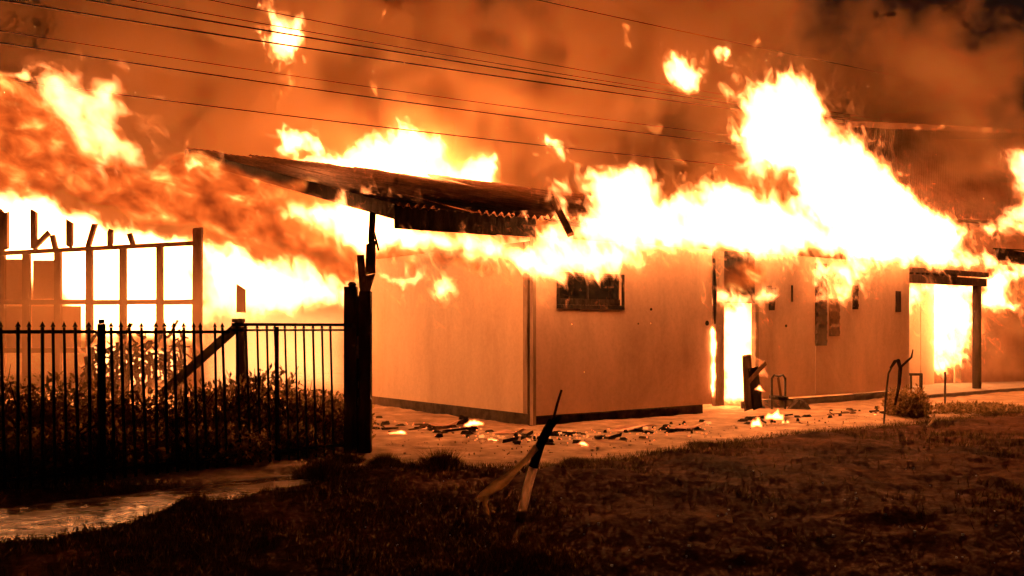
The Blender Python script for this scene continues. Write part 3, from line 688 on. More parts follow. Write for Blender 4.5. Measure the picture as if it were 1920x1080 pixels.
pickets(FE, fu(-40), fu(170) + .05, PM, .1165, -.012); pickets(FE, fu(214), UM, PM, .1165, -.03)
MB().wbox(FEN, fu(-60), fu(183), 1.555, 1.59, -.03, -.0135).build('rail', M_fence, FE); MB().wbox(FEN, fu(198), UM, 1.55, 1.585, -.03, -.0135).build('rail', M_fence, FE)
MB().wbox(FEN, fu(-60), fu(183), .10, .135, -.03, -.0135).build('rail', M_fence, FE); MB().wbox(FEN, fu(198), UM, .10, .135, -.03, -.0135).build('rail', M_fence, FE)
up = fu(190.5); MB().wbox(FEN, up - .032, up + .032, -.05, 1.655, -.035, .03).wbox(FEN, up - .022, up + .022, 1.656, 1.70, -.025, .02).build('post', M_fence, FE)
GA = empty('gate', FEN.P(fu(560), 0), label='black picket gate panel with a flat double top rail, beside the gate post', cat='gate')
pickets(GA, UM + .13, fu(640), PM2, .127, -.03)
GL = fu(646)
MB().wbox(FEN, UM + .03, GL, 1.635, 1.672, -.032, -.012).build('top_rail', M_fence, GA); MB().wbox(FEN, UM + .03, GL, 1.575, 1.60, -.032, -.012).build('second_rail', M_fence, GA)
MB().wbox(FEN, UM + .03, GL, .12, .155, -.032, -.012).build('bottom_rail', M_fence, GA)
MB().wbox(FEN, fu(523) - .02, fu(523) + .02, .03, 1.63, -.065, -.034).build('stile', M_fence, GA)
BR = empty('braced_post', at(451, 605, 12.9).xy.to_3d(), label='squared timber post with a long diagonal brace running down behind the fence', cat='post')
pb = at(452, 605, 12.9)
MB().bar(Vector((pb.x, 12.9, 0)), at(452, 606, 12.9), .115, .1).build('post', M_wood, BR)
MB().bar(at(455, 603, 12.8), at(300, 742, 12.8), .115, .06).build('brace', M_wood, BR)
MB().bar(at(436, 601, 12.84), at(458, 601, 12.84), .05, .08).build('cap', M_wood, BR)
YG = 12.3
GP = empty('gate_post', at(670, 840, YG).xy.to_3d(), label='tall dark double gate post between the gate and the building', cat='post')
def vbox(px0, px1, py0, y_, d, name, m, z0=-.05):
    a = at(px0, py0, y_); b2 = at(px1, py0, y_); return MB().hexa([(a.x, y_, z0), (b2.x, y_, z0), (b2.x, y_ + d, z0), (a.x, y_ + d, z0), (a.x, y_, a.z), (b2.x, y_, a.z), (b2.x, y_ + d, a.z), (a.x, y_ + d, a.z)]).build(name, m, GP)
vbox(644.5, 668, 537, YG, .14, 'post', M_wood); vbox(672.5, 694.5, 546, YG + .03, .15, 'post', M_wood)
vbox(668.3, 672.2, 555, YG + .06, .05, 'filler', M_char)
k_ = at(660, 533, YG + .06); MB().tube([k_ - Vector((0, 0, .03)), k_, k_ + Vector((0, 0, .03))], [.045, .06, .03], 8).build('knob', M_wood, GP)
MB().bar(at(648, 612, YG - .03), at(664, 611, YG - .03), .07, .04).build('hinge', M_metal, GP)
# pale worn slots in the post face
for (x, y0, y1) in ((671, 630, 672), (673, 715, 728), (672, 745, 760)):
    MB().hexa([at(x - 2, y1, YG + .055), at(x + 2, y1, YG + .055), at(x + 2, y1, YG + .05), at(x - 2, y1, YG + .05), at(x - 2, y0, YG + .055), at(x + 2, y0, YG + .055), at(x + 2, y0, YG + .05), at(x - 2, y0, YG + .05)]).build('slot', M_strip, GP)

# ------------------------------------------------------------------ overhead lines
WIRES = [('lowest of the overhead lines, crossing just above the roof', [(0, 137, 17), (640, 230, 21), (1280, 307, 27), (1920, 357, 36)], .009),
         ('second lowest overhead line, thicker than the one just above it', [(0, 68, 17), (640, 176, 21), (1280, 265, 27), (1920, 325, 36)], .010),
         ('thin overhead line running close above the second lowest line', [(0, 46, 17), (640, 156, 21), (1280, 250, 27), (1920, 312, 36)], .006),
         ('thick overhead cable, lowest of the upper bundle', [(60, 0, 18), (640, 103, 22), (1280, 194, 28), (1920, 274, 37)], .013),
         ('thick overhead cable in the middle of the upper bundle', [(210, 0, 18.2), (640, 80, 22), (1280, 187, 28), (1920, 268, 37)], .013),
         ('thin overhead line just above the thick cables', [(290, 0, 18.5), (640, 68, 22), (1280, 183, 28), (1920, 264, 37)], .007),
         ('thin overhead line crossing the flame at the top of the photo', [(440, 0, 19), (640, 43, 22), (1280, 178, 28), (1920, 256, 37)], .007),
         ('highest overhead line, crossing only the right half of the smoke', [(1020, 0, 24), (1280, 60, 27), (1600, 126, 31), (1920, 190, 37)], .008)]
for lab, pts, r in WIRES:
    W = [at(*p) for p in pts]; A_ = W[0] + (W[0] - W[1]) * .9; Z_ = W[-1] + (W[-1] - W[-2]) * .6
    K = np.array([A_] + W + [Z_]); tt = np.linspace(0, 1, 48); kk = np.linspace(0, 1, len(K))
    cf = [np.polyfit(kk, K[:, i], 3) for i in range(3)]
    o = MB().tube([Vector([float(np.polyval(c_, q)) for c_ in cf]) for q in tt], r * 1.45, 5).build('power_line', M_wire, None, True)
    tag(o, lab, 'power line', 'overhead power lines')

# ------------------------------------------------------------------ leaning stake with a torn strip
YS = 6.9
ST = empty('stake', at(963, 1036, YS).xy.to_3d(), label='leaning stake of peeling wood with a torn strip hanging from it, on the dark verge', cat='stake')
pts = [(957, 1052), (968, 1004), (980, 954), (991, 908), (1003, 866), (1014, 832), (1027, 806), (1036, 788)]
rad = [.02, .030, .036, .037, .036, .034, .037, .028]
MB().tube([at(x, y, YS) for x, y in pts[:5]], [q * .92 for q in rad[:5]], 9).build('stick', M_pale, ST, True)
MB().tube([at(x, y, YS) for x, y in [(1000, 876)] + pts[4:]], [q * .95 for q in rad[3:]], 9).build('charred_top', M_char, ST, True)
MB().tube([at(974, 978, YS), at(979, 958, YS)], [.033, .0345], 9).build('dark_band', M_bark, ST, True)
MB().tube([at(1032, 800, YS), at(1044, 787, YS - .03), at(1052, 780, YS - .04)], [.026, .02, .009], 7).build('split_end', M_char, ST)
MB().tube([at(1036, 792, YS + .02), at(1045, 757, YS + .02), at(1053, 731, YS + .02)], [.010, .009, .008], 6).build('rod', M_char, ST)
def ribbon(name, pts, mat_, parent, thick=.008):
    """pts: (px, py, Y, half width in px, tilt)"""
    V, Fc = [], []
    for i, (x, y, Y, w, tx, ty) in enumerate(pts):
        for sgn in (-1, 1):
            for d in (-1, 1): V.append(at(x + tx * w * sgn, y + ty * w * sgn, Y + d * thick / 2 + .01 * sgn))
    for i in range(len(pts) - 1):
        a = i * 4; b2 = a + 4
        for p, q in ((0, 1), (1, 3), (3, 2), (2, 0)): Fc.append((a + p, a + q, b2 + q, b2 + p))
    Fc.append((0, 2, 3, 1)); e = (len(pts) - 1) * 4; Fc.append((e, e + 1, e + 3, e + 2))
    return mesh_obj(name, V, Fc, mat_, parent, True)
ribbon('strip', [(1006, 838, YS - .05, 7, .6, .8), (990, 858, YS - .06, 5, .6, .8), (968, 880, YS - .07, 6, .6, .8), (950, 898, YS - .09, 9, .55, .83), (934, 909, YS - .10, 11, .5, .87), (916, 921, YS - .12, 9, .5, .87), (903, 932, YS - .09, 8, .8, .6), (896, 942, YS - .08, 3, .9, .4)], M_strip, ST)
ribbon('strip_tail', [(912, 930, YS - .10, 6, 1, .1), (909, 945, YS - .10, 5, 1, .1), (914, 960, YS - .10, 4, .9, -.4), (922, 975, YS - .10, 2, .9, -.4)], M_strip, ST)
ribbon('strip_tail', [(898, 938, YS - .09, 3, 1, 0), (896, 952, YS - .09, 1.5, 1, 0)], M_strip, ST)

# ------------------------------------------------------------------ odds and ends in the yard on the right
YP = 17.2
PI_ = empty('bent_pipe', at(1658, 792, YP).xy.to_3d(), label='thin leaning pipe with a crooked dark hose hooked over its top', cat='pipe')
MB().tube([gnd(1657, 795, 0), at(1661, 740, 16.3), at(1666, 700, 16.3), at(1672, 688, 16.3)], .016, 7).build('pipe', M_metal, PI_)
MB().tube([at(1670, 690, 16.3), at(1678, 678, 16.35), at(1684, 676, 16.4), at(1688, 690, 16.45), at(1686, 720, 16.5), at(1678, 760, 16.5)], [.02, .03, .035, .035, .03, .02], 8).build('hose', M_char, PI_)
MB().tube([at(1687, 690, 16.45), at(1700, 678, 16.5), at(1709, 670, 16.5), at(1712, 655, 16.5)], [.02, .02, .018, .01], 6).build('arm', M_char, PI_)
YM = 19.2
MF = empty('metal_frame', at(1716, 760, YM).xy.to_3d(), label='small rectangular black metal frame standing beside the far doorway', cat='frame')
b2 = MB().bar(at(1726, 762, YM), at(1727, 701, YM), .05, .05).build('upright', M_metal, MF)
MB().bar(at(1708, 762, YM), at(1708, 701, YM), .03, .05).build('upright', M_metal, MF)
MB().bar(at(1705, 702, YM), at(1729, 702, YM), .05, .05).build('top_bar', M_metal, MF)
MB().bar(at(1709, 738, YM), at(1725, 740, YM), .03, .04).build('cross_bar', M_metal, MF)
RO = MB().tube([gnd(1772, 768), at(1772, 697, 19.0)], .022, 6).build('steel_rod', M_metal); tag(RO, 'thin steel rod stuck upright in the ground before the burning porch', 'rod')
PE = gnd(1746, 800); HO = MB().tube([at(1735, 803, PE.y), at(1744, 795, PE.y), at(1751, 785, PE.y), at(1752, 775, PE.y)], [.012, .018, .018, .012], 7).build('curved_hose', M_strip, None, True); tag(HO, 'short pale curved hose lying at the edge of the verge grass', 'hose')
YC = 17.3
CH = empty('burnt_chair', at(1460, 765, YC).xy.to_3d(), label='gutted metal chair frame against the wall beside the burning doorway', cat='chair')
for x in (1447, 1472): MB().bar(at(x, 767, YC), at(x, 708, YC), .035, .035).build('leg', M_metal, CH)
MB().tube([at(1447, 710, YC), at(1452, 703, YC), at(1460, 706, YC), at(1468, 703, YC), at(1472, 710, YC)], .02, 6).build('back_rail', M_metal, CH)
MB().bar(at(1446, 745, YC), at(1474, 746, YC), .06, .3).build('seat', M_char, CH)
MB().bar(at(1459, 708, YC), at(1464, 744, YC), .04, .03).build('back_slat', M_stud, CH)
YD = 17.4
DD = empty('fallen_boards', at(1410, 765, YD).xy.to_3d(), label='charred boards fallen across the foot of the narrow burning doorway', cat='boards')
MB().bar(at(1400, 668, YD), at(1404, 770, YD), .15, .08, .05).build('board', M_stud, DD); MB().bar(at(1412, 690, YD - .1), at(1420, 764, YD - .1), .17, .06, .05).build('board', M_char, DD)
MB().bar(at(1404, 715, YD - .15), at(1436, 680, YD - .15), .07, .05, .04).build('board', M_stud, DD); MB().bar(at(1418, 730, YD - .12), at(1420, 764, YD - .12), .15, .1).build('board', M_char, DD)

# rubble scattered along the foot of the walls
def chip(px, py, s, h, m=M_debris, lab=None, cat='debris'):
    c = gnd(px, py); n = 7; V = []
    for z in (-.01, h):
        for k in range(n):
            a_ = 2 * math.pi * k / n; r = s * random.uniform(.6, 1.1) * (1 if z < 0 else random.uniform(.4, .8)); V.append((c.x + r * math.cos(a_), c.y + r * .7 * math.sin(a_), z + .02 + (random.uniform(0, h * .6) if z > 0 else 0)))
    Fc = [(k, (k + 1) % n, n + (k + 1) % n, n + k) for k in range(n)] + [tuple(range(n - 1, -1, -1)), tuple(range(n, 2 * n))]
    o = mesh_obj('debris_piece', V, Fc, m); tag(o, lab, cat, 'burnt debris on the yard'); return o
LAB = 'small burnt scrap lying on the glowing yard near the wall foot'
for k in range(90):
    px = random.uniform(705, 1330) if k < 62 else random.uniform(1380, 1700)
    base = np.interp(px, [700, 1000, 1340, 1700], [785, 815, 790, 760]); py = base + random.uniform(0, 24 if px < 1330 else 14)
    chip(px, py, random.uniform(.02, .12), random.uniform(.008, .035), lab=LAB)
for k in range(34):
    px = random.uniform(710, 1320) if k < 22 else random.uniform(1380, 1690)
    py = np.interp(px, [700, 1000, 1340, 1700], [786, 816, 792, 762]) + random.uniform(0, 22 if px < 1330 else 12); c = gnd(px, py); a_ = random.gauss(.3, .7); l_ = random.uniform(.12, .5)
    d_ = Vector((math.cos(a_), math.sin(a_), random.uniform(-.04, .12))) * l_; z_ = Vector((0, 0, random.uniform(.02, .05)))
    tag(MB().bar(c + z_, c + z_ + d_, random.uniform(.015, .05), random.uniform(.012, .03), .04).build('charred_stick', random.choice((M_char, M_char, M_stud))), 'charred stick lying on the glowing yard near the wall foot', 'stick', 'charred sticks on the yard')
b = MB(); r_ = random.Random(77)
for q in range(420):
    px = r_.uniform(700, 1760); lo_ = np.interp(px, [700, 1000, 1340, 1700, 1760], [790, 822, 800, 770, 764]); hi_ = np.interp(px, [740, 1000, 1280, 1650, 1760], [862, 872, 838, 798, 785]); c = gnd(px, r_.uniform(lo_, hi_), .015); s_ = r_.uniform(.003, .008) * (2.2 if q % 9 == 0 else 1)
    k_ = r_.uniform(0, 6.28); b.hexa([(c.x + s_ * 1.5 * math.cos(k_ + t_), c.y + s_ * math.sin(k_ + t_), c.z + zz) for zz, sc_ in ((-.02, 1), (s_ * .8, .7)) for t_ in (0, 1.57, 3.14, 4.71)])
b.build('rubble', M_trim, kind='stuff')
for px, py, w_, l_, a0, lab in ((790, 803, .22, .7, .5, 'bent strip of scorched sheet metal near the foot of the gate post'), (925, 815, .18, .5, -.3, 'buckled scrap of sheet metal left of the building corner'), (1150, 812, .25, .8, .6, 'curled sheet of roofing iron lying in front of the high window'), (1265, 806, .2, .55, .1, 'crumpled iron scrap short of the narrow doorway')):
    c = gnd(px, py); V = []
    for i_ in range(9):
        f_ = i_ / 8; zz = .03 + .10 * abs(math.sin(f_ * 2.6 + px)) * f_
        for sg in (-1, 1): V.append((c.x + math.cos(a0) * l_ * f_ - math.sin(a0) * w_ * sg / 2, c.y + math.sin(a0) * l_ * f_ + math.cos(a0) * w_ * sg / 2, zz + .02 * sg * math.sin(5 * f_)))
    o = mesh_obj('bent_sheet', V, [(2 * i_, 2 * i_ + 2, 2 * i_ + 3, 2 * i_ + 1) for i_ in range(8)], M_iron, None, True); o.modifiers.new('thick', 'SOLIDIFY').thickness = .006; tag(o, lab, 'scrap metal', 'scrap iron on the yard')
b = MB(); r_ = random.Random(23)
for q in range(150):
    px = r_.uniform(705, 1340) if q < 190 else r_.uniform(1370, 1700); py = np.interp(px, [700, 1000, 1340, 1700], [784, 812, 790, 760]) + abs(r_.gauss(0, 12)); c = gnd(px, py, .03); s_ = r_.uniform(.003, .008) * (3.0 if q % 15 == 0 else 1)
    b.hexa([(c.x + s_ * x * 1.8, c.y + s_ * y, c.z + zz) for zz in (-.01, s_) for x, y in ((-1, -1), (1, -1), (1, 1), (-1, 1))])
M_coal, t_c = mat('glowing_coal'); t_c.nodes['Principled BSDF'].inputs['Base Color'].default_value = (.05, .02, .01, 1); t_c.nodes['Principled BSDF'].inputs['Emission Color'].default_value = (1, .26, .06, 1); t_c.nodes['Principled BSDF'].inputs['Emission Strength'].default_value = 1.6
b.build('embers', M_coal, kind='stuff')
for px, py, s, h, lab in ((868, 798, .12, .10, 'lump of black rubble in front of the side wall'), (1210, 776, .2, .16, 'heap of ash against the dark skirt of the front wall'), (1500, 768, .25, .12, 'low black rubble along the wall right of the chair')):
    chip(px, py, s, h, lab=lab)

# ------------------------------------------------------------------ bushes behind the fence, brush pile, grass
def leaf_cloud(name, c, rx, ry, rz, n, sz, mat_, parent, seed, **k):
    r = np.random.default_rng(seed); d = r.normal(size=(n, 3)); d /= np.linalg.norm(d, axis=1)[:, None]
    lump = 1 + .35 * perlin(np.stack([d[:, 0] * 2 + seed, d[:, 1] * 2, d[:, 2] * 2], -1).astype(np.float32))
    rad_ = r.random(n) ** .45 * lump
    p = d * rad_[:, None] * np.array([rx, ry, rz]) + np.array(c); p[:, 2] = np.abs(p[:, 2])
    # twig-like bursts
    a = r.normal(size=(n, 3)); a[:, 2] += .8; a /= np.linalg.norm(a, axis=1)[:, None]; b = np.cross(a, r.normal(size=(n, 3))); b /= np.linalg.norm(b, axis=1)[:, None]
    s = sz * r.uniform(.5, 1.3, n)[:, None]
    V = np.stack([p, p + a * s * .5 + b * s * .22, p + a * s, p + a * s * .5 - b * s * .22], 1).reshape(-1, 3)
    return link(name, fast_mesh(name, V, np.arange(n * 4).reshape(-1, 4), mat_, 4), mat_, parent, **k)
BUSH = [(-20, 715, 11.6, 1.0, 'dark leafy bush at the left edge behind the fence'), (70, 735, 11.3, .9, 'low bush behind the fence under the left bays of the frame'),
        (150, 722, 12.0, .85, 'bush behind the fence just left of the fence post'), (245, 745, 12.4, .9, 'bush right of the fence post below the burning brush'),
        (330, 738, 12.2, .85, 'bush under the lower end of the diagonal brace'), (420, 720, 12.6, .8, 'bush beneath the diagonal brace'),
        (490, 705, 13.3, .7, 'taller bush behind the gate, right of the timber post'), (560, 735, 13.0, .7, 'bush behind the middle of the gate'),
        (625, 748, 13.2, .6, 'bush behind the gate beside the gate post'), (200, 800, 10.8, .8, 'low dark bush close behind the fence post'), (380, 800, 11.3, .9, 'low dark bush close behind the fence right of its post'), (40, 810, 10.3, .9, 'low dark bush close behind the left end of the fence'), (540, 800, 12.3, .7, 'low dark bush close behind the gate')]
for i, (px, py, Y, w, lab) in enumerate(BUSH):
    t_ = at(px, py, Y); e = empty('bush', (t_.x, Y, 0), label=lab, cat='bush', group='bushes behind the fence')
    leaf_cloud('foliage', (t_.x, Y, t_.z * .45), w, .6, t_.z * .62, 2700, .092, M_leaf, e, 40 + i)
    b = MB(); r_ = random.Random(i)
    for q in range(14):
        a_ = r_.uniform(0, 6.28); s_ = w * r_.uniform(.3, .9)
        b.tube([(t_.x, Y, 0), (t_.x + s_ * .5 * math.cos(a_), Y + .3 * math.sin(a_), t_.z * .6), (t_.x + s_ * math.cos(a_), Y + .5 * math.sin(a_), t_.z * r_.uniform(.85, 1.2))], [.014, .01, .004], 4)
    b.build('stem', M_char, e)
BP = MB(); r_ = random.Random(5)
for q in range(260):
    px, py = r_.uniform(170, 345), r_.gauss(680, 26); Y = r_.uniform(15.6, 16.6); a_ = r_.uniform(-1.2, 1.2) + (1.57 if q % 3 else 0); L_ = r_.uniform(8, 34)
    BP.tube([at(px, py, Y), at(px + L_ * .5 * math.cos(a_), py + L_ * .5 * math.sin(a_) + r_.uniform(-3, 3), Y), at(px + L_ * math.cos(a_), py + L_ * math.sin(a_), Y)], r_.uniform(.01, .03), 4)
for q in range(16):
    px = 160 + q * 12; BP.tube([at(px, r_.uniform(640, 670), 16.1), Vector((at(px + r_.uniform(-20, 20), 700, 16.1).x, 16.1, 0))], .03, 5)
tag(BP.build('brush_pile', M_char), 'tangled heap of black branches with fire showing through, behind the fence', 'brush pile', kind='thing')

def blades(n, pts, zf, hmin, hmax, wd_, seed):
    r = np.random.default_rng(seed); x, y = pts; n = len(x); z = zf(x, y)
    h = r.uniform(hmin, hmax, n); a_ = r.uniform(0, 6.28, n); ln = r.normal(0, .45, (n, 2)) * h[:, None]
    dx, dy = np.cos(a_) * wd_, np.sin(a_) * wd_
    V = np.stack([np.stack([x - dx, y - dy, z - .01], -1), np.stack([x + dx, y + dy, z - .01], -1), np.stack([x + ln[:, 0], y + ln[:, 1], z + h], -1)], 1).reshape(-1, 3)
    return V
r = np.random.default_rng(3); n0 = 420000
gx = r.uniform(-8, 16, n0); gy = 4.6 + 15.5 * r.random(n0) ** 1.25
ye = np.interp(gx, EX, EY); edge = ye - gy
dens = vnoise(gx, gy, .55, 3, 2.0) * .9 + vnoise(gx, gy, 2.2, 2, 8.0) * .5 + np.clip(1.0 - edge / 1.6, 0, 1) * 1.1 - .12
dens += np.where(gx < .4, .35, 0) * np.clip((edge - .1), 0, 1)
keep = (edge > -.05) & (r.random(n0) < np.clip(dens * 1.2, .02, 1)) & (poly_sdf(WP, gx.astype(np.float32), gy.astype(np.float32)) < -.02) & (np.abs(gx) < gy * .62 + .5)
gx, gy = gx[keep], gy[keep]
me = fast_mesh('grass', blades(0, (gx, gy), verge_z, .025, .10, .0045, 4), np.arange(len(gx) * 3).reshape(-1, 3), M_grass)
link('grass', me, M_grass, kind='stuff')
TUFT = [(600, 893, .42, .30, 'round grass tuft at the end of the wet gutter'), (650, 868, .3, .22, 'ragged grass tuft at the foot of the gate post'), (828, 878, .34, .28, 'tall spiky grass tuft on the verge left of the stake'),
        (1075, 874, .25, .14, 'small grass tuft at the yard edge right of the stake'), (980, 1062, .55, .16, 'low dark grass tuft around the foot of the stake'), (1310, 836, .4, .12, 'low grass tuft at the yard edge below the narrow doorway'), (720, 870, .3, .16, 'short grass tuft between the gate post and the spiky tuft'), (360, 962, .3, .12, 'grass tuft on the bank of the wet gutter below the fence')]
for i, (px, py, w, h, lab) in enumerate(TUFT):
    c = gnd(px, py); r = np.random.default_rng(90 + i); n = 1500; x = c.x + r.normal(0, w * .45, n); y = c.y + r.normal(0, w * .35, n)
    hh = h * np.exp(-((x - c.x) / (w * .7)) ** 2); V = blades(0, (x, y), verge_z, .5, 1.0, .004, 70 + i); base = V.reshape(-1, 3, 3); zb = verge_z(x, y)
    base[:, 2, 2] = zb + (base[:, 2, 2] - zb) * hh; base[:, 2, 0] = x + (base[:, 2, 0] - x) * hh; base[:, 2, 1] = y + (base[:, 2, 1] - y) * hh
    o = link('grass_tuft', fast_mesh('grass_tuft', base.reshape(-1, 3), np.arange(n * 3).reshape(-1, 3), M_grass), M_grass); tag(o, lab, 'grass tuft', 'grass tufts on the verge')
for px, py, Y, w, lab in ((1840, 772, 18.2, 1.0, 'low leafy shrub on the verge at the right edge'), (1700, 742, 17.6, .42, 'dark shrub growing against the small metal frame')):
    t_ = at(px, py - 14, Y); e = empty('shrub', (t_.x, Y, 0), label=lab, cat='shrub'); leaf_cloud('foliage', (t_.x, Y, t_.z * .4), w, .5, t_.z * .6, 3500, .075, M_leaf, e, 140 + int(px))
    b = MB()
    for q in range(8): b.tube([(t_.x, Y, 0), (t_.x + random.uniform(-.7, .7) * w, Y + random.uniform(-.3, .3), t_.z * .7)], [.012, .004], 4)
    b.build('stem', M_char, e)
# glinting bits of litter and stones on the dark verge
b = MB(); r_ = random.Random(11)
for q in range(90):
    c = gnd(r_.uniform(640, 1920), 860 + 220 * r_.random() ** .9); s_ = r_.uniform(.003, .009)
    if verge_z(np.array([c.x]), np.array([c.y]))[0] < -.02: continue
    z = float(verge_z(np.array([c.x]), np.array([c.y]))[0]); b.hexa([(c.x + s_ * x * r_.uniform(.5, 1.2), c.y + s_ * y * r_.uniform(.5, 1.2), z + zz) for zz in (-.005, s_ * 1.6) for x, y in ((-1, -1), (1, -1), (1, 1), (-1, 1))])
b.build('gravel', M_white, kind='stuff')

# ================================================================== THE FIRE
def flame(name, lab, poly, pl, group=None, **k):
    return gas(name, poly, pl, label=lab, cat='flame' if 'smoke' not in name else 'smoke', group=group, **k)
F24, F21, F20, F27 = frontal(24), frontal(21), frontal(19.8), frontal(25)
RIDGE = Plane((-7.3, 21.9), (.798, .603))
flame('tall_flame', 'tallest white-hot flame, towering above the front wall right of centre',
      [(1388, 350), (1398, 300), (1392, 262), (1385, 215), (1372, 182), (1352, 148), (1380, 155), (1400, 185), (1425, 165), (1438, 140), (1462, 140), (1490, 148), (1508, 172), (1540, 182), (1556, 196), (1550, 218), (1524, 232), (1545, 255), (1565, 268), (1582, 242), (1606, 238), (1620, 268), (1630, 296), (1660, 318), (1690, 358), (1720, 386), (1752, 384), (1776, 404), (1792, 440), (1780, 480), (1705, 492), (1640, 470), (1560, 430), (1480, 400), (1500, 350), (1470, 318), (1430, 315)],
      WALL, T=.85, c=.6, h=.06, mat=FIRE, mantle=.24, off=-.4, holes=.55)
flame('roof_fire', 'broad white fire lying along the burnt roof right of the corrugated sheets',
      [(1012, 446), (1030, 418), (1070, 392), (1112, 372), (1075, 356), (1022, 350), (1040, 325), (1068, 330), (1095, 304), (1130, 304), (1165, 312), (1195, 312), (1205, 345), (1235, 362), (1270, 372), (1296, 350), (1310, 326), (1330, 342), (1360, 340), (1392, 352), (1430, 366), (1470, 382), (1520, 400), (1640, 440), (1760, 455), (1800, 430), (1800, 495), (1700, 500), (1500, 478), (1200, 470), (1010, 470)],
      WALL, T=.6, c=.45, h=.06, mat=FIRE, mantle=.24, off=.2, holes=.35)
flame('eave_flame', 'flame rolling out under the eave over the high window', [(992, 440), (1080, 450), (1200, 455), (1345, 460), (1345, 476), (1210, 478), (1182, 496), (1160, 512), (1110, 522), (1060, 532), (1030, 528), (1000, 512), (960, 505), (900, 490), (885, 460)],
      WALL, T=.36, c=.22, h=.045, mat=FIRE, mantle=0.192, off=.45, holes=.7, amp=(.1, .08, .05))
flame('fascia_flame', 'yellow flame streaming along below the dark fascia board', [(600, 395), (690, 432), (740, 430), (860, 434), (1010, 442), (1010, 500), (960, 490), (900, 478), (820, 462), (740, 462), (700, 455), (640, 440)],
      WALL, T=.5, c=.25, h=.055, mat=FIRE, mantle=0.192, off=-.75, amp=(.1, .06, .04))
flame('verandah_flame', 'white flame pouring out from under the left slope of the corrugated roof', [(512, 398), (545, 378), (590, 372), (640, 368), (700, 378), (745, 392), (800, 425), (760, 470), (705, 470), (692, 512), (676, 490), (640, 462), (600, 432), (556, 412)],
      frontal(15.2), T=.8, c=.3, h=.05, mat=FIRE, mantle=0.192, holes=.15, amp=(.1, .07, .04))
flame('ridge_flame', 'white flame standing up behind the ridge of the corrugated roof', [(470, 294), (520, 300), (570, 292), (630, 290), (662, 268), (690, 248), (712, 240), (728, 226), (748, 236), (768, 222), (790, 246), (822, 250), (836, 274), (834, 300), (852, 312), (876, 298), (906, 292), (920, 280), (946, 284), (950, 306), (934, 330), (940, 352), (960, 400), (860, 400), (640, 350), (480, 320)],
      RIDGE, T=.5, c=.4, h=.08, mat=FIRE, mantle=0.192, off=-.9)
flame('flame_wisp', 'curved yellow wisp at the left end of the ridge flame', [(518, 232), (532, 228), (548, 248), (578, 258), (606, 274), (624, 292), (600, 300), (566, 288), (548, 292), (524, 280), (534, 262)], RIDGE, T=.5, c=.2, h=.07, mat=FIRE_THIN, mantle=0.08, off=-1.2, holes=.5, tear=0.195, ts=2.8)
flame('detached_flame', 'torn flame floating in the smoke at the top of the photo', [(492, 0), (500, -5), (508, 14), (524, 26), (548, 34), (566, 32), (572, 58), (562, 84), (552, 96), (550, 122), (540, 112), (522, 122), (506, 116), (514, 100), (498, 84), (506, 50)], F24, T=.6, c=.25, h=.06, mat=FIRE_THIN, mantle=0.08, holes=.5, amp=(.14, .1, .06), tear=0.214, ts=2.8)
flame('flame_wisp', 'faint wisp trailing below the floating flame', [(524, 138), (546, 130), (548, 150), (560, 172), (540, 192), (532, 172), (506, 182), (510, 160)], F24, T=.3, c=.15, h=.06, mat=FIRE_ORANGE, holes=.8, tear=0.168, ts=3.8)
flame('flame_wisp', 'thin upright wisp above the peak of the ridge flame', [(694, 150), (702, 140), (708, 160), (702, 186), (692, 190), (696, 170)], F24, T=.25, c=.12, h=.05, mat=FIRE_ORANGE, tear=0.135, ts=3.8)
flame('flame_wisp', 'thin wisp at the top edge right of the floating flame', [(722, -6), (732, -6), (722, 24), (714, 52), (708, 44), (716, 20)], F24, T=.2, c=.12, h=.05, mat=FIRE_ORANGE, tear=0.135, ts=3.8)
flame('flame_wisp', 'small yellow wisp hovering between the two roofs of flame', [(1014, 250), (1040, 258), (1056, 262), (1066, 282), (1044, 278), (1024, 268)], F24, T=.35, c=.15, h=.05, mat=FIRE_THIN, mantle=0.08, holes=.4, tear=0.168, ts=3.8)
flame('fireball', 'round fireball floating left of the tallest flame', [(1242, 108), (1256, 100), (1270, 112), (1292, 122), (1318, 136), (1316, 158), (1290, 172), (1270, 168), (1256, 150), (1244, 134)], F24, T=.7, c=.25, h=.055, mat=FIRE_THIN, mantle=0.08, holes=.35, amp=(.12, .1, .06), tear=0.214, ts=2.8)
flame('flame_wisp', 'ragged yellow wisp above the tallest flame', [(1328, 92), (1340, 78), (1350, 96), (1366, 100), (1352, 122), (1340, 112)], F24, T=.4, c=.15, h=.045, mat=FIRE_THIN, mantle=0.08, holes=.4, tear=0.168, ts=3.8)
flame('flame_wisp', 'faint wisp right of the one above the tallest flame', [(1398, 92), (1420, 80), (1438, 74), (1440, 88), (1412, 104)], F24, T=.25, c=.12, h=.05, mat=FIRE_ORANGE, holes=.5, tear=0.135, ts=3.8)
flame('flame_wisp', 'faint upper wisp above and left of the fireball', [(1156, 48), (1180, 34), (1196, 42), (1186, 62), (1188, 90), (1172, 92), (1178, 62)], F24, T=.25, c=.12, h=.05, mat=FIRE_ORANGE, holes=.5, tear=0.135, ts=3.8)
flame('flame_wisp', 'long faint wisp hanging left of the tallest flame below the fireball', [(1206, 240), (1250, 226), (1258, 250), (1290, 280), (1310, 310), (1284, 316), (1258, 290), (1236, 264)], F24, T=.3, c=.2, h=.06, mat=FIRE_ORANGE, holes=.6, tear=0.195, ts=2.8)
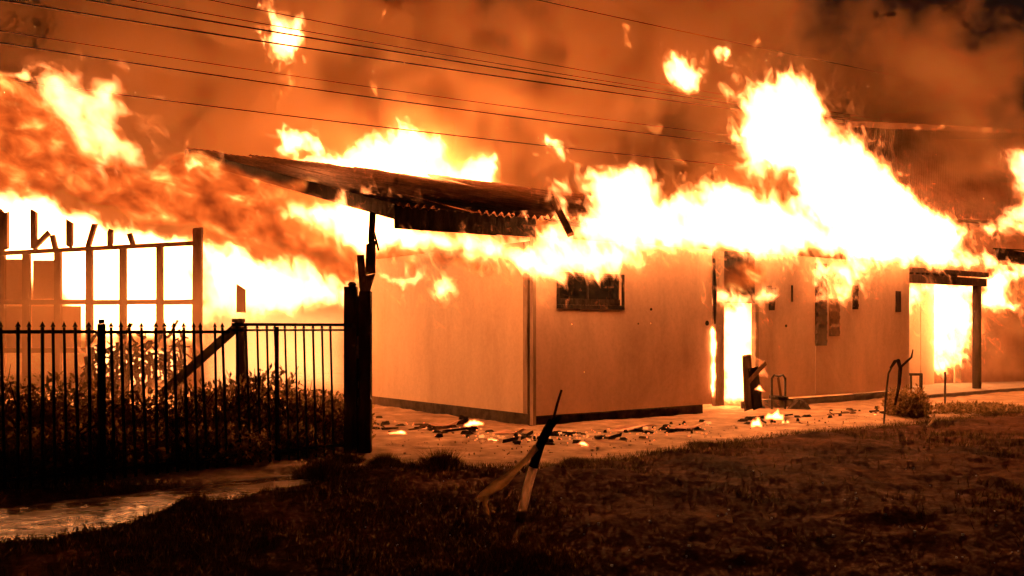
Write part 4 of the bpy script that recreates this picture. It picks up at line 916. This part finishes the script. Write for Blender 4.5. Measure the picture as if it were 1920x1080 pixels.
# left: sooty roll of fire with bright streaks
LEFT = frontal(16.6)
flame('smoky_fire', 'huge roll of sooty red fire blowing across the left of the photo', [(-60, 120), (30, 108), (64, 150), (120, 200), (190, 268), (258, 300), (345, 284), (400, 304), (480, 330), (575, 350), (610, 374), (540, 388), (530, 412), (620, 446), (676, 486), (690, 528), (640, 528), (560, 496), (450, 466), (370, 442), (260, 424), (150, 392), (60, 372), (-60, 378)],
      LEFT, T=.8, c=.7, h=.09, mat=SOOT, amp=(.22, .12, .06), rot=1.0, tear=.2)
flame('streak_flame', 'bright yellow streak of flame rising out of the sooty roll on the left', [(78, 172), (96, 152), (118, 142), (140, 168), (166, 206), (186, 214), (204, 182), (220, 176), (224, 202), (240, 222), (246, 248), (270, 264), (290, 286), (262, 302), (228, 290), (190, 286), (160, 276), (130, 244), (104, 212)],
      frontal(16.0), T=.45, c=.25, h=.05, mat=FIRE_DEEP, mantle=0.224, holes=.35, rot=.8, stretch=.45, amp=(.14, .09, .05))
flame('streak_flame', 'thin yellow flame lick at the upper left edge of the photo', [(0, 130), (30, 136), (46, 112), (60, 136), (40, 150), (8, 148)], frontal(16), T=.25, c=.15, h=.05, mat=FIRE_THIN, mantle=0.08, holes=.3, tear=.08)
flame('streak_flame', 'soft yellow streak in the middle of the sooty roll', [(120, 310), (160, 318), (200, 330), (190, 352), (150, 350), (124, 334)], frontal(15.8), T=.25, c=.2, h=.06, mat=FIRE_ORANGE, holes=.5, rot=1.0, tear=0.195, ts=2.8)
flame('streak_flame', 'yellow lick on the sooty roll under the left end of the roof', [(318, 300), (350, 296), (378, 312), (366, 322), (336, 318)], frontal(15.8), T=.2, c=.15, h=.05, mat=FIRE_THIN, mantle=0.08, holes=.4, rot=1.0, tear=0.168, ts=3.8)
flame('frame_fire', 'sheet of white fire blazing behind the timber frame', [(-60, 366), (40, 368), (100, 384), (200, 420), (300, 440), (372, 446), (372, 640), (230, 640), (150, 640), (104, 560), (-60, 480)],
      F21, T=1.0, c=.5, h=.1, mat=FIRE, mantle=0.192, amp=(.12, .07, .04))
flame('frame_fire', 'fire sweeping between the timber frame and the gate post', [(372, 446), (450, 466), (560, 496), (640, 528), (690, 530), (690, 560), (560, 590), (372, 620)], F21, T=.8, c=.5, h=.1, mat=FIRE, mantle=0.192, amp=(.12, .07, .04), tear=0.240, ts=1.9)
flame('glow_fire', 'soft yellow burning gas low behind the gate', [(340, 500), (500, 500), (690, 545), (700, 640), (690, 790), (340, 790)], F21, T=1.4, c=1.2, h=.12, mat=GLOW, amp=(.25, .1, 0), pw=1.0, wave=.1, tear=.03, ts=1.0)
flame('glow_fire', 'dull orange fire low behind the left bays of the frame', [(-80, 470), (112, 480), (140, 640), (350, 640), (350, 760), (-80, 760)], F21, T=1.0, c=1.2, h=.12, mat=SHEET, amp=(.2, .08, .03), tear=0.160, ts=1.5)
flame('veil_smoke', 'thin orange glow added in front of the timber frame to brighten its studs', [(-80, 380), (372, 440), (690, 530), (700, 640), (690, 760), (-80, 780)], frontal(17.6), T=1.0, c=1.6, h=.12, mat=VEIL, amp=(.25, .1, 0), pw=1.0, wave=.1, tear=.03, ts=1.0)  # emissive volume added to tint and brighten the studs behind it
flame('veil_smoke', 'thin glow added round the gate post to brighten the side wall', [(640, 560), (700, 500), (760, 505), (790, 600), (770, 720), (740, 800), (640, 800)], frontal(16.4), T=1.0, c=.9, h=.1, mat=VEIL, amp=(.25, .1, 0), pw=1.0, wave=.1, tear=.03, ts=1.0)  # emissive volume added for the glow spilling along the side wall
flame('brush_fire', 'flames flickering through the heap of black branches', [(150, 650), (200, 600), (230, 640), (290, 640), (345, 660), (340, 715), (250, 722), (170, 705)], frontal(17.0), T=.4, c=.25, h=.05, mat=FIRE_THIN, mantle=0.08, holes=.5, amp=(.12, .08, .05), tear=0.214, ts=2.8)
# right-hand fires
flame('eave_smoke', 'dull red burning smoke curling under the fascia along the side wall', [(700, 462), (780, 468), (880, 482), (960, 500), (1000, 518), (960, 520), (880, 515), (820, 520), (760, 515), (706, 510)], Plane((-1.0, 15.0), (.85, .52)), T=.35, c=.3, h=.05, mat=SOOT, tear=0.155, ts=1.5)
flame('eave_flame', 'pointed yellow lick hanging below the smoke on the side wall', [(818, 556), (832, 530), (846, 514), (860, 538), (872, 552), (840, 560)], Plane((-1.0, 15.2), (.85, .52)), T=.2, c=.12, h=.035, mat=FIRE, mantle=0.192, rot=0, amp=(.06, .04, .02), scl=(2, 4, 9), tear=0.135, ts=3.8)
flame('eave_flame', 'thin row of licks beside the gate post under the smoke', [(706, 512), (760, 524), (790, 502), (800, 520), (770, 536), (730, 532)], Plane((-1.0, 15.2), (.85, .52)), T=.15, c=.12, h=.035, mat=FIRE_THIN, mantle=0.08, rot=0, holes=.4, amp=(.07, .05, .03), scl=(2, 4, 9), tear=0.135, ts=3.8)
flame('doorway_fire', 'white fire filling the narrow doorway', [(1357, 566), (1414, 566), (1414, 690), (1404, 765), (1354, 765)], WALL, T=.35, c=.15, h=.05, mat=FIRE, mantle=0.192, off=-.45, amp=(.03, .02, .01), wave=.05, tear=0.168, ts=3.8)
flame('slit_fire', 'thin line of fire in the split beside the narrow doorway', [(1330, 625), (1336, 606), (1340, 640), (1340, 690), (1339, 750), (1332, 752), (1330, 690)], WALL, T=.1, c=.05, h=.02, mat=EMBER, off=.0, amp=(.02, .015, .01), scl=(2, 5, 12), wave=.02, tear=0.038, ts=3.0)
flame('lintel_flame', 'flame curling out over the top of the narrow doorway', [(1352, 540), (1362, 546), (1384, 562), (1402, 552), (1420, 548), (1436, 540), (1432, 556), (1410, 572), (1362, 574)], WALL, T=.2, c=.1, h=.035, mat=FIRE, mantle=0.192, off=.2, amp=(.07, .05, .03), scl=(2, 4, 9), tear=0.112, ts=3.8)
flame('lintel_smoke', 'dark red burning smoke above the narrow doorway', [(1346, 486), (1400, 480), (1450, 484), (1450, 520), (1430, 548), (1400, 556), (1362, 545)], WALL, T=.25, c=.25, h=.05, mat=SOOT, off=.3, tear=0.143, ts=2.2)
flame('vent_flame', 'two slanting licks of flame above the louvred vents', [(1530, 488), (1560, 486), (1590, 500), (1640, 470), (1644, 500), (1628, 520), (1600, 545), (1580, 562), (1540, 572), (1536, 560), (1560, 545), (1590, 520), (1560, 515), (1534, 540)], WALL, T=.22, c=.12, h=.04, mat=FIRE, mantle=0.192, off=.3, holes=.3, amp=(.09, .06, .04), scl=(1.6, 4, 9), tear=0.135, ts=3.8)
flame('porch_fire', 'white sheet of fire in the middle of the porch doorway', [(1750, 526), (1781, 526), (1780, 600), (1777, 690), (1772, 703), (1756, 701), (1751, 600)], BACK, T=.5, c=.12, h=.05, mat=FIRE, mantle=0.192, off=.1, amp=(.05, .04, .02), tear=0.168, ts=3.8)
flame('porch_fire', 'fire hanging along the top of the porch doorway', [(1708, 527), (1830, 530), (1828, 548), (1800, 556), (1776, 544), (1740, 548), (1720, 580), (1713, 620), (1707, 640)], BACK, T=.3, c=.15, h=.05, mat=FIRE, mantle=0.192, off=.9, amp=(.08, .06, .03), holes=.2, tear=0.168, ts=3.8)
flame('porch_fire', 'narrow flame climbing the inner side of the porch post', [(1812, 566), (1828, 560), (1830, 600), (1826, 640), (1820, 664), (1816, 630)], WALL, T=.2, c=.1, h=.035, mat=FIRE, mantle=0.192, off=-.4, amp=(.06, .04, .02), tear=0.112, ts=3.8)
flame('jet_flame', 'horizontal jet of fire blowing past the porch post to the right', [(1842, 510), (1960, 500), (1960, 526), (1880, 520), (1870, 548), (1914, 578), (1880, 582), (1846, 582)], WALL, T=.35, c=.2, h=.05, mat=FIRE, mantle=0.192, off=-.6, holes=.1, amp=(.08, .05, .03), tear=0.195, ts=2.8)
flame('beam_flame', 'bright line of fire along the shed roof at the right edge', [(1790, 428), (1840, 420), (1960, 412), (1960, 428), (1850, 436), (1800, 446), (1796, 480), (1960, 496), (1960, 516), (1780, 500)], frontal(24), T=.4, c=.2, h=.06, mat=FIRE, mantle=0.192, amp=(.08, .06, .03), tear=0.195, ts=2.8)
flame('edge_flame', 'upright yellow flame at the right edge of the photo', [(1890, 290), (1960, 285), (1960, 420), (1860, 418), (1880, 396), (1900, 380), (1908, 340)], frontal(24.2), T=.45, c=.25, h=.06, mat=FIRE_DEEP, mantle=0.224, holes=.3, tear=0.214, ts=2.8)
flame('ridge_glow', 'glowing thread of fire along the ridge of the farther building', [(1650, 240), (1700, 232), (1760, 230), (1800, 240), (1860, 238), (1920, 246), (1970, 248), (1970, 254), (1880, 248), (1800, 246), (1720, 240), (1660, 246)], frontal(25.6), T=.22, c=.12, h=.05, mat=FIRE_ORANGE, amp=(.08, .06, .04), scl=(1.3, 3, 7), tear=0.112, ts=3.8)
flame('scrub_fire', 'low orange fire smouldering in the scrub behind the fence', [(-40, 735), (60, 712), (180, 722), (300, 716), (430, 725), (560, 722), (650, 730), (650, 812), (-40, 812)], frontal(13.9), T=.35, c=.3, h=.07, mat=FIRE_ORANGE, amp=(.12, .08, .05), holes=.7, tear=.2, ts=2.0)
r_ = random.Random(31); b = MB()
for q in range(85):
    px = r_.choice((r_.uniform(0, 330), r_.uniform(480, 960), r_.uniform(1000, 1850), r_.uniform(1000, 1850))); py = r_.uniform(20, 430) if q % 9 else r_.uniform(560, 780); c = at(px, py, r_.uniform(14.5, 22.0) if q % 9 else r_.uniform(13.5, 15)); s_ = r_.uniform(.0015, .004)
    if c.z > .05: b.hexa([(c.x + s_ * x, c.y + s_ * y, c.z + zz * s_ * 2) for zz in (-1, 1) for x, y in ((-1, -1), (1, -1), (1, 1), (-1, 1))])
M_spark, t_s = mat('spark'); t_s.nodes['Principled BSDF'].inputs['Emission Color'].default_value = (1, .35, .08, 1); t_s.nodes['Principled BSDF'].inputs['Emission Strength'].default_value = 5.0
b.build('sparks', M_spark, kind='stuff')
# small fires among the debris
EMB = [(745, 812, 26, 5, 'flat white ember patch near the gate post'), (888, 796, 20, 8, 'little slanting flame by the side wall footing'), (1090, 834, 15, 6, 'bright small fire on the yard right of the stake'), (1418, 800, 13, 15, 'largest ground fire, in front of the narrow doorway'), (1452, 780, 20, 14, 'small fire under the gutted chair'), (1472, 790, 9, 6, 'tiny flame right of the gutted chair'),
       (960, 826, 60, 3, 'thin row of embers left of the corner'), (1206, 822, 9, 3, 'orange ember on the yard beneath the front wall'), (1640, 776, 6, 4, 'ember beside the bent pipe'), (1425, 730, 14, 9, 'slanting flame lick on the fallen boards')]
for px, py, w, h_, lab in EMB:
    Y = gnd(px, max(py, 790) + h_).y if 'boards' not in lab else 17.1
    pl = frontal(min(Y, 17.6)); n = 9; top = [(px - w + 2 * w * q / n, py - h_ * random.uniform(.1, 1.0) * (.25 + 1.5 * math.sin(math.pi * (q + .5) / (n + 1)))) for q in range(n + 1)]
    flame('ground_fire', lab, [(px - w, py + h_ * .6)] + top + [(px + w, py + h_ * .6)], pl, group='small fires on the ground', T=.08, c=.05, h=.022, mat=EMBER, amp=(.035, .022, .010), scl=(3, 7, 14), wave=.03, tear=.014, ts=5)
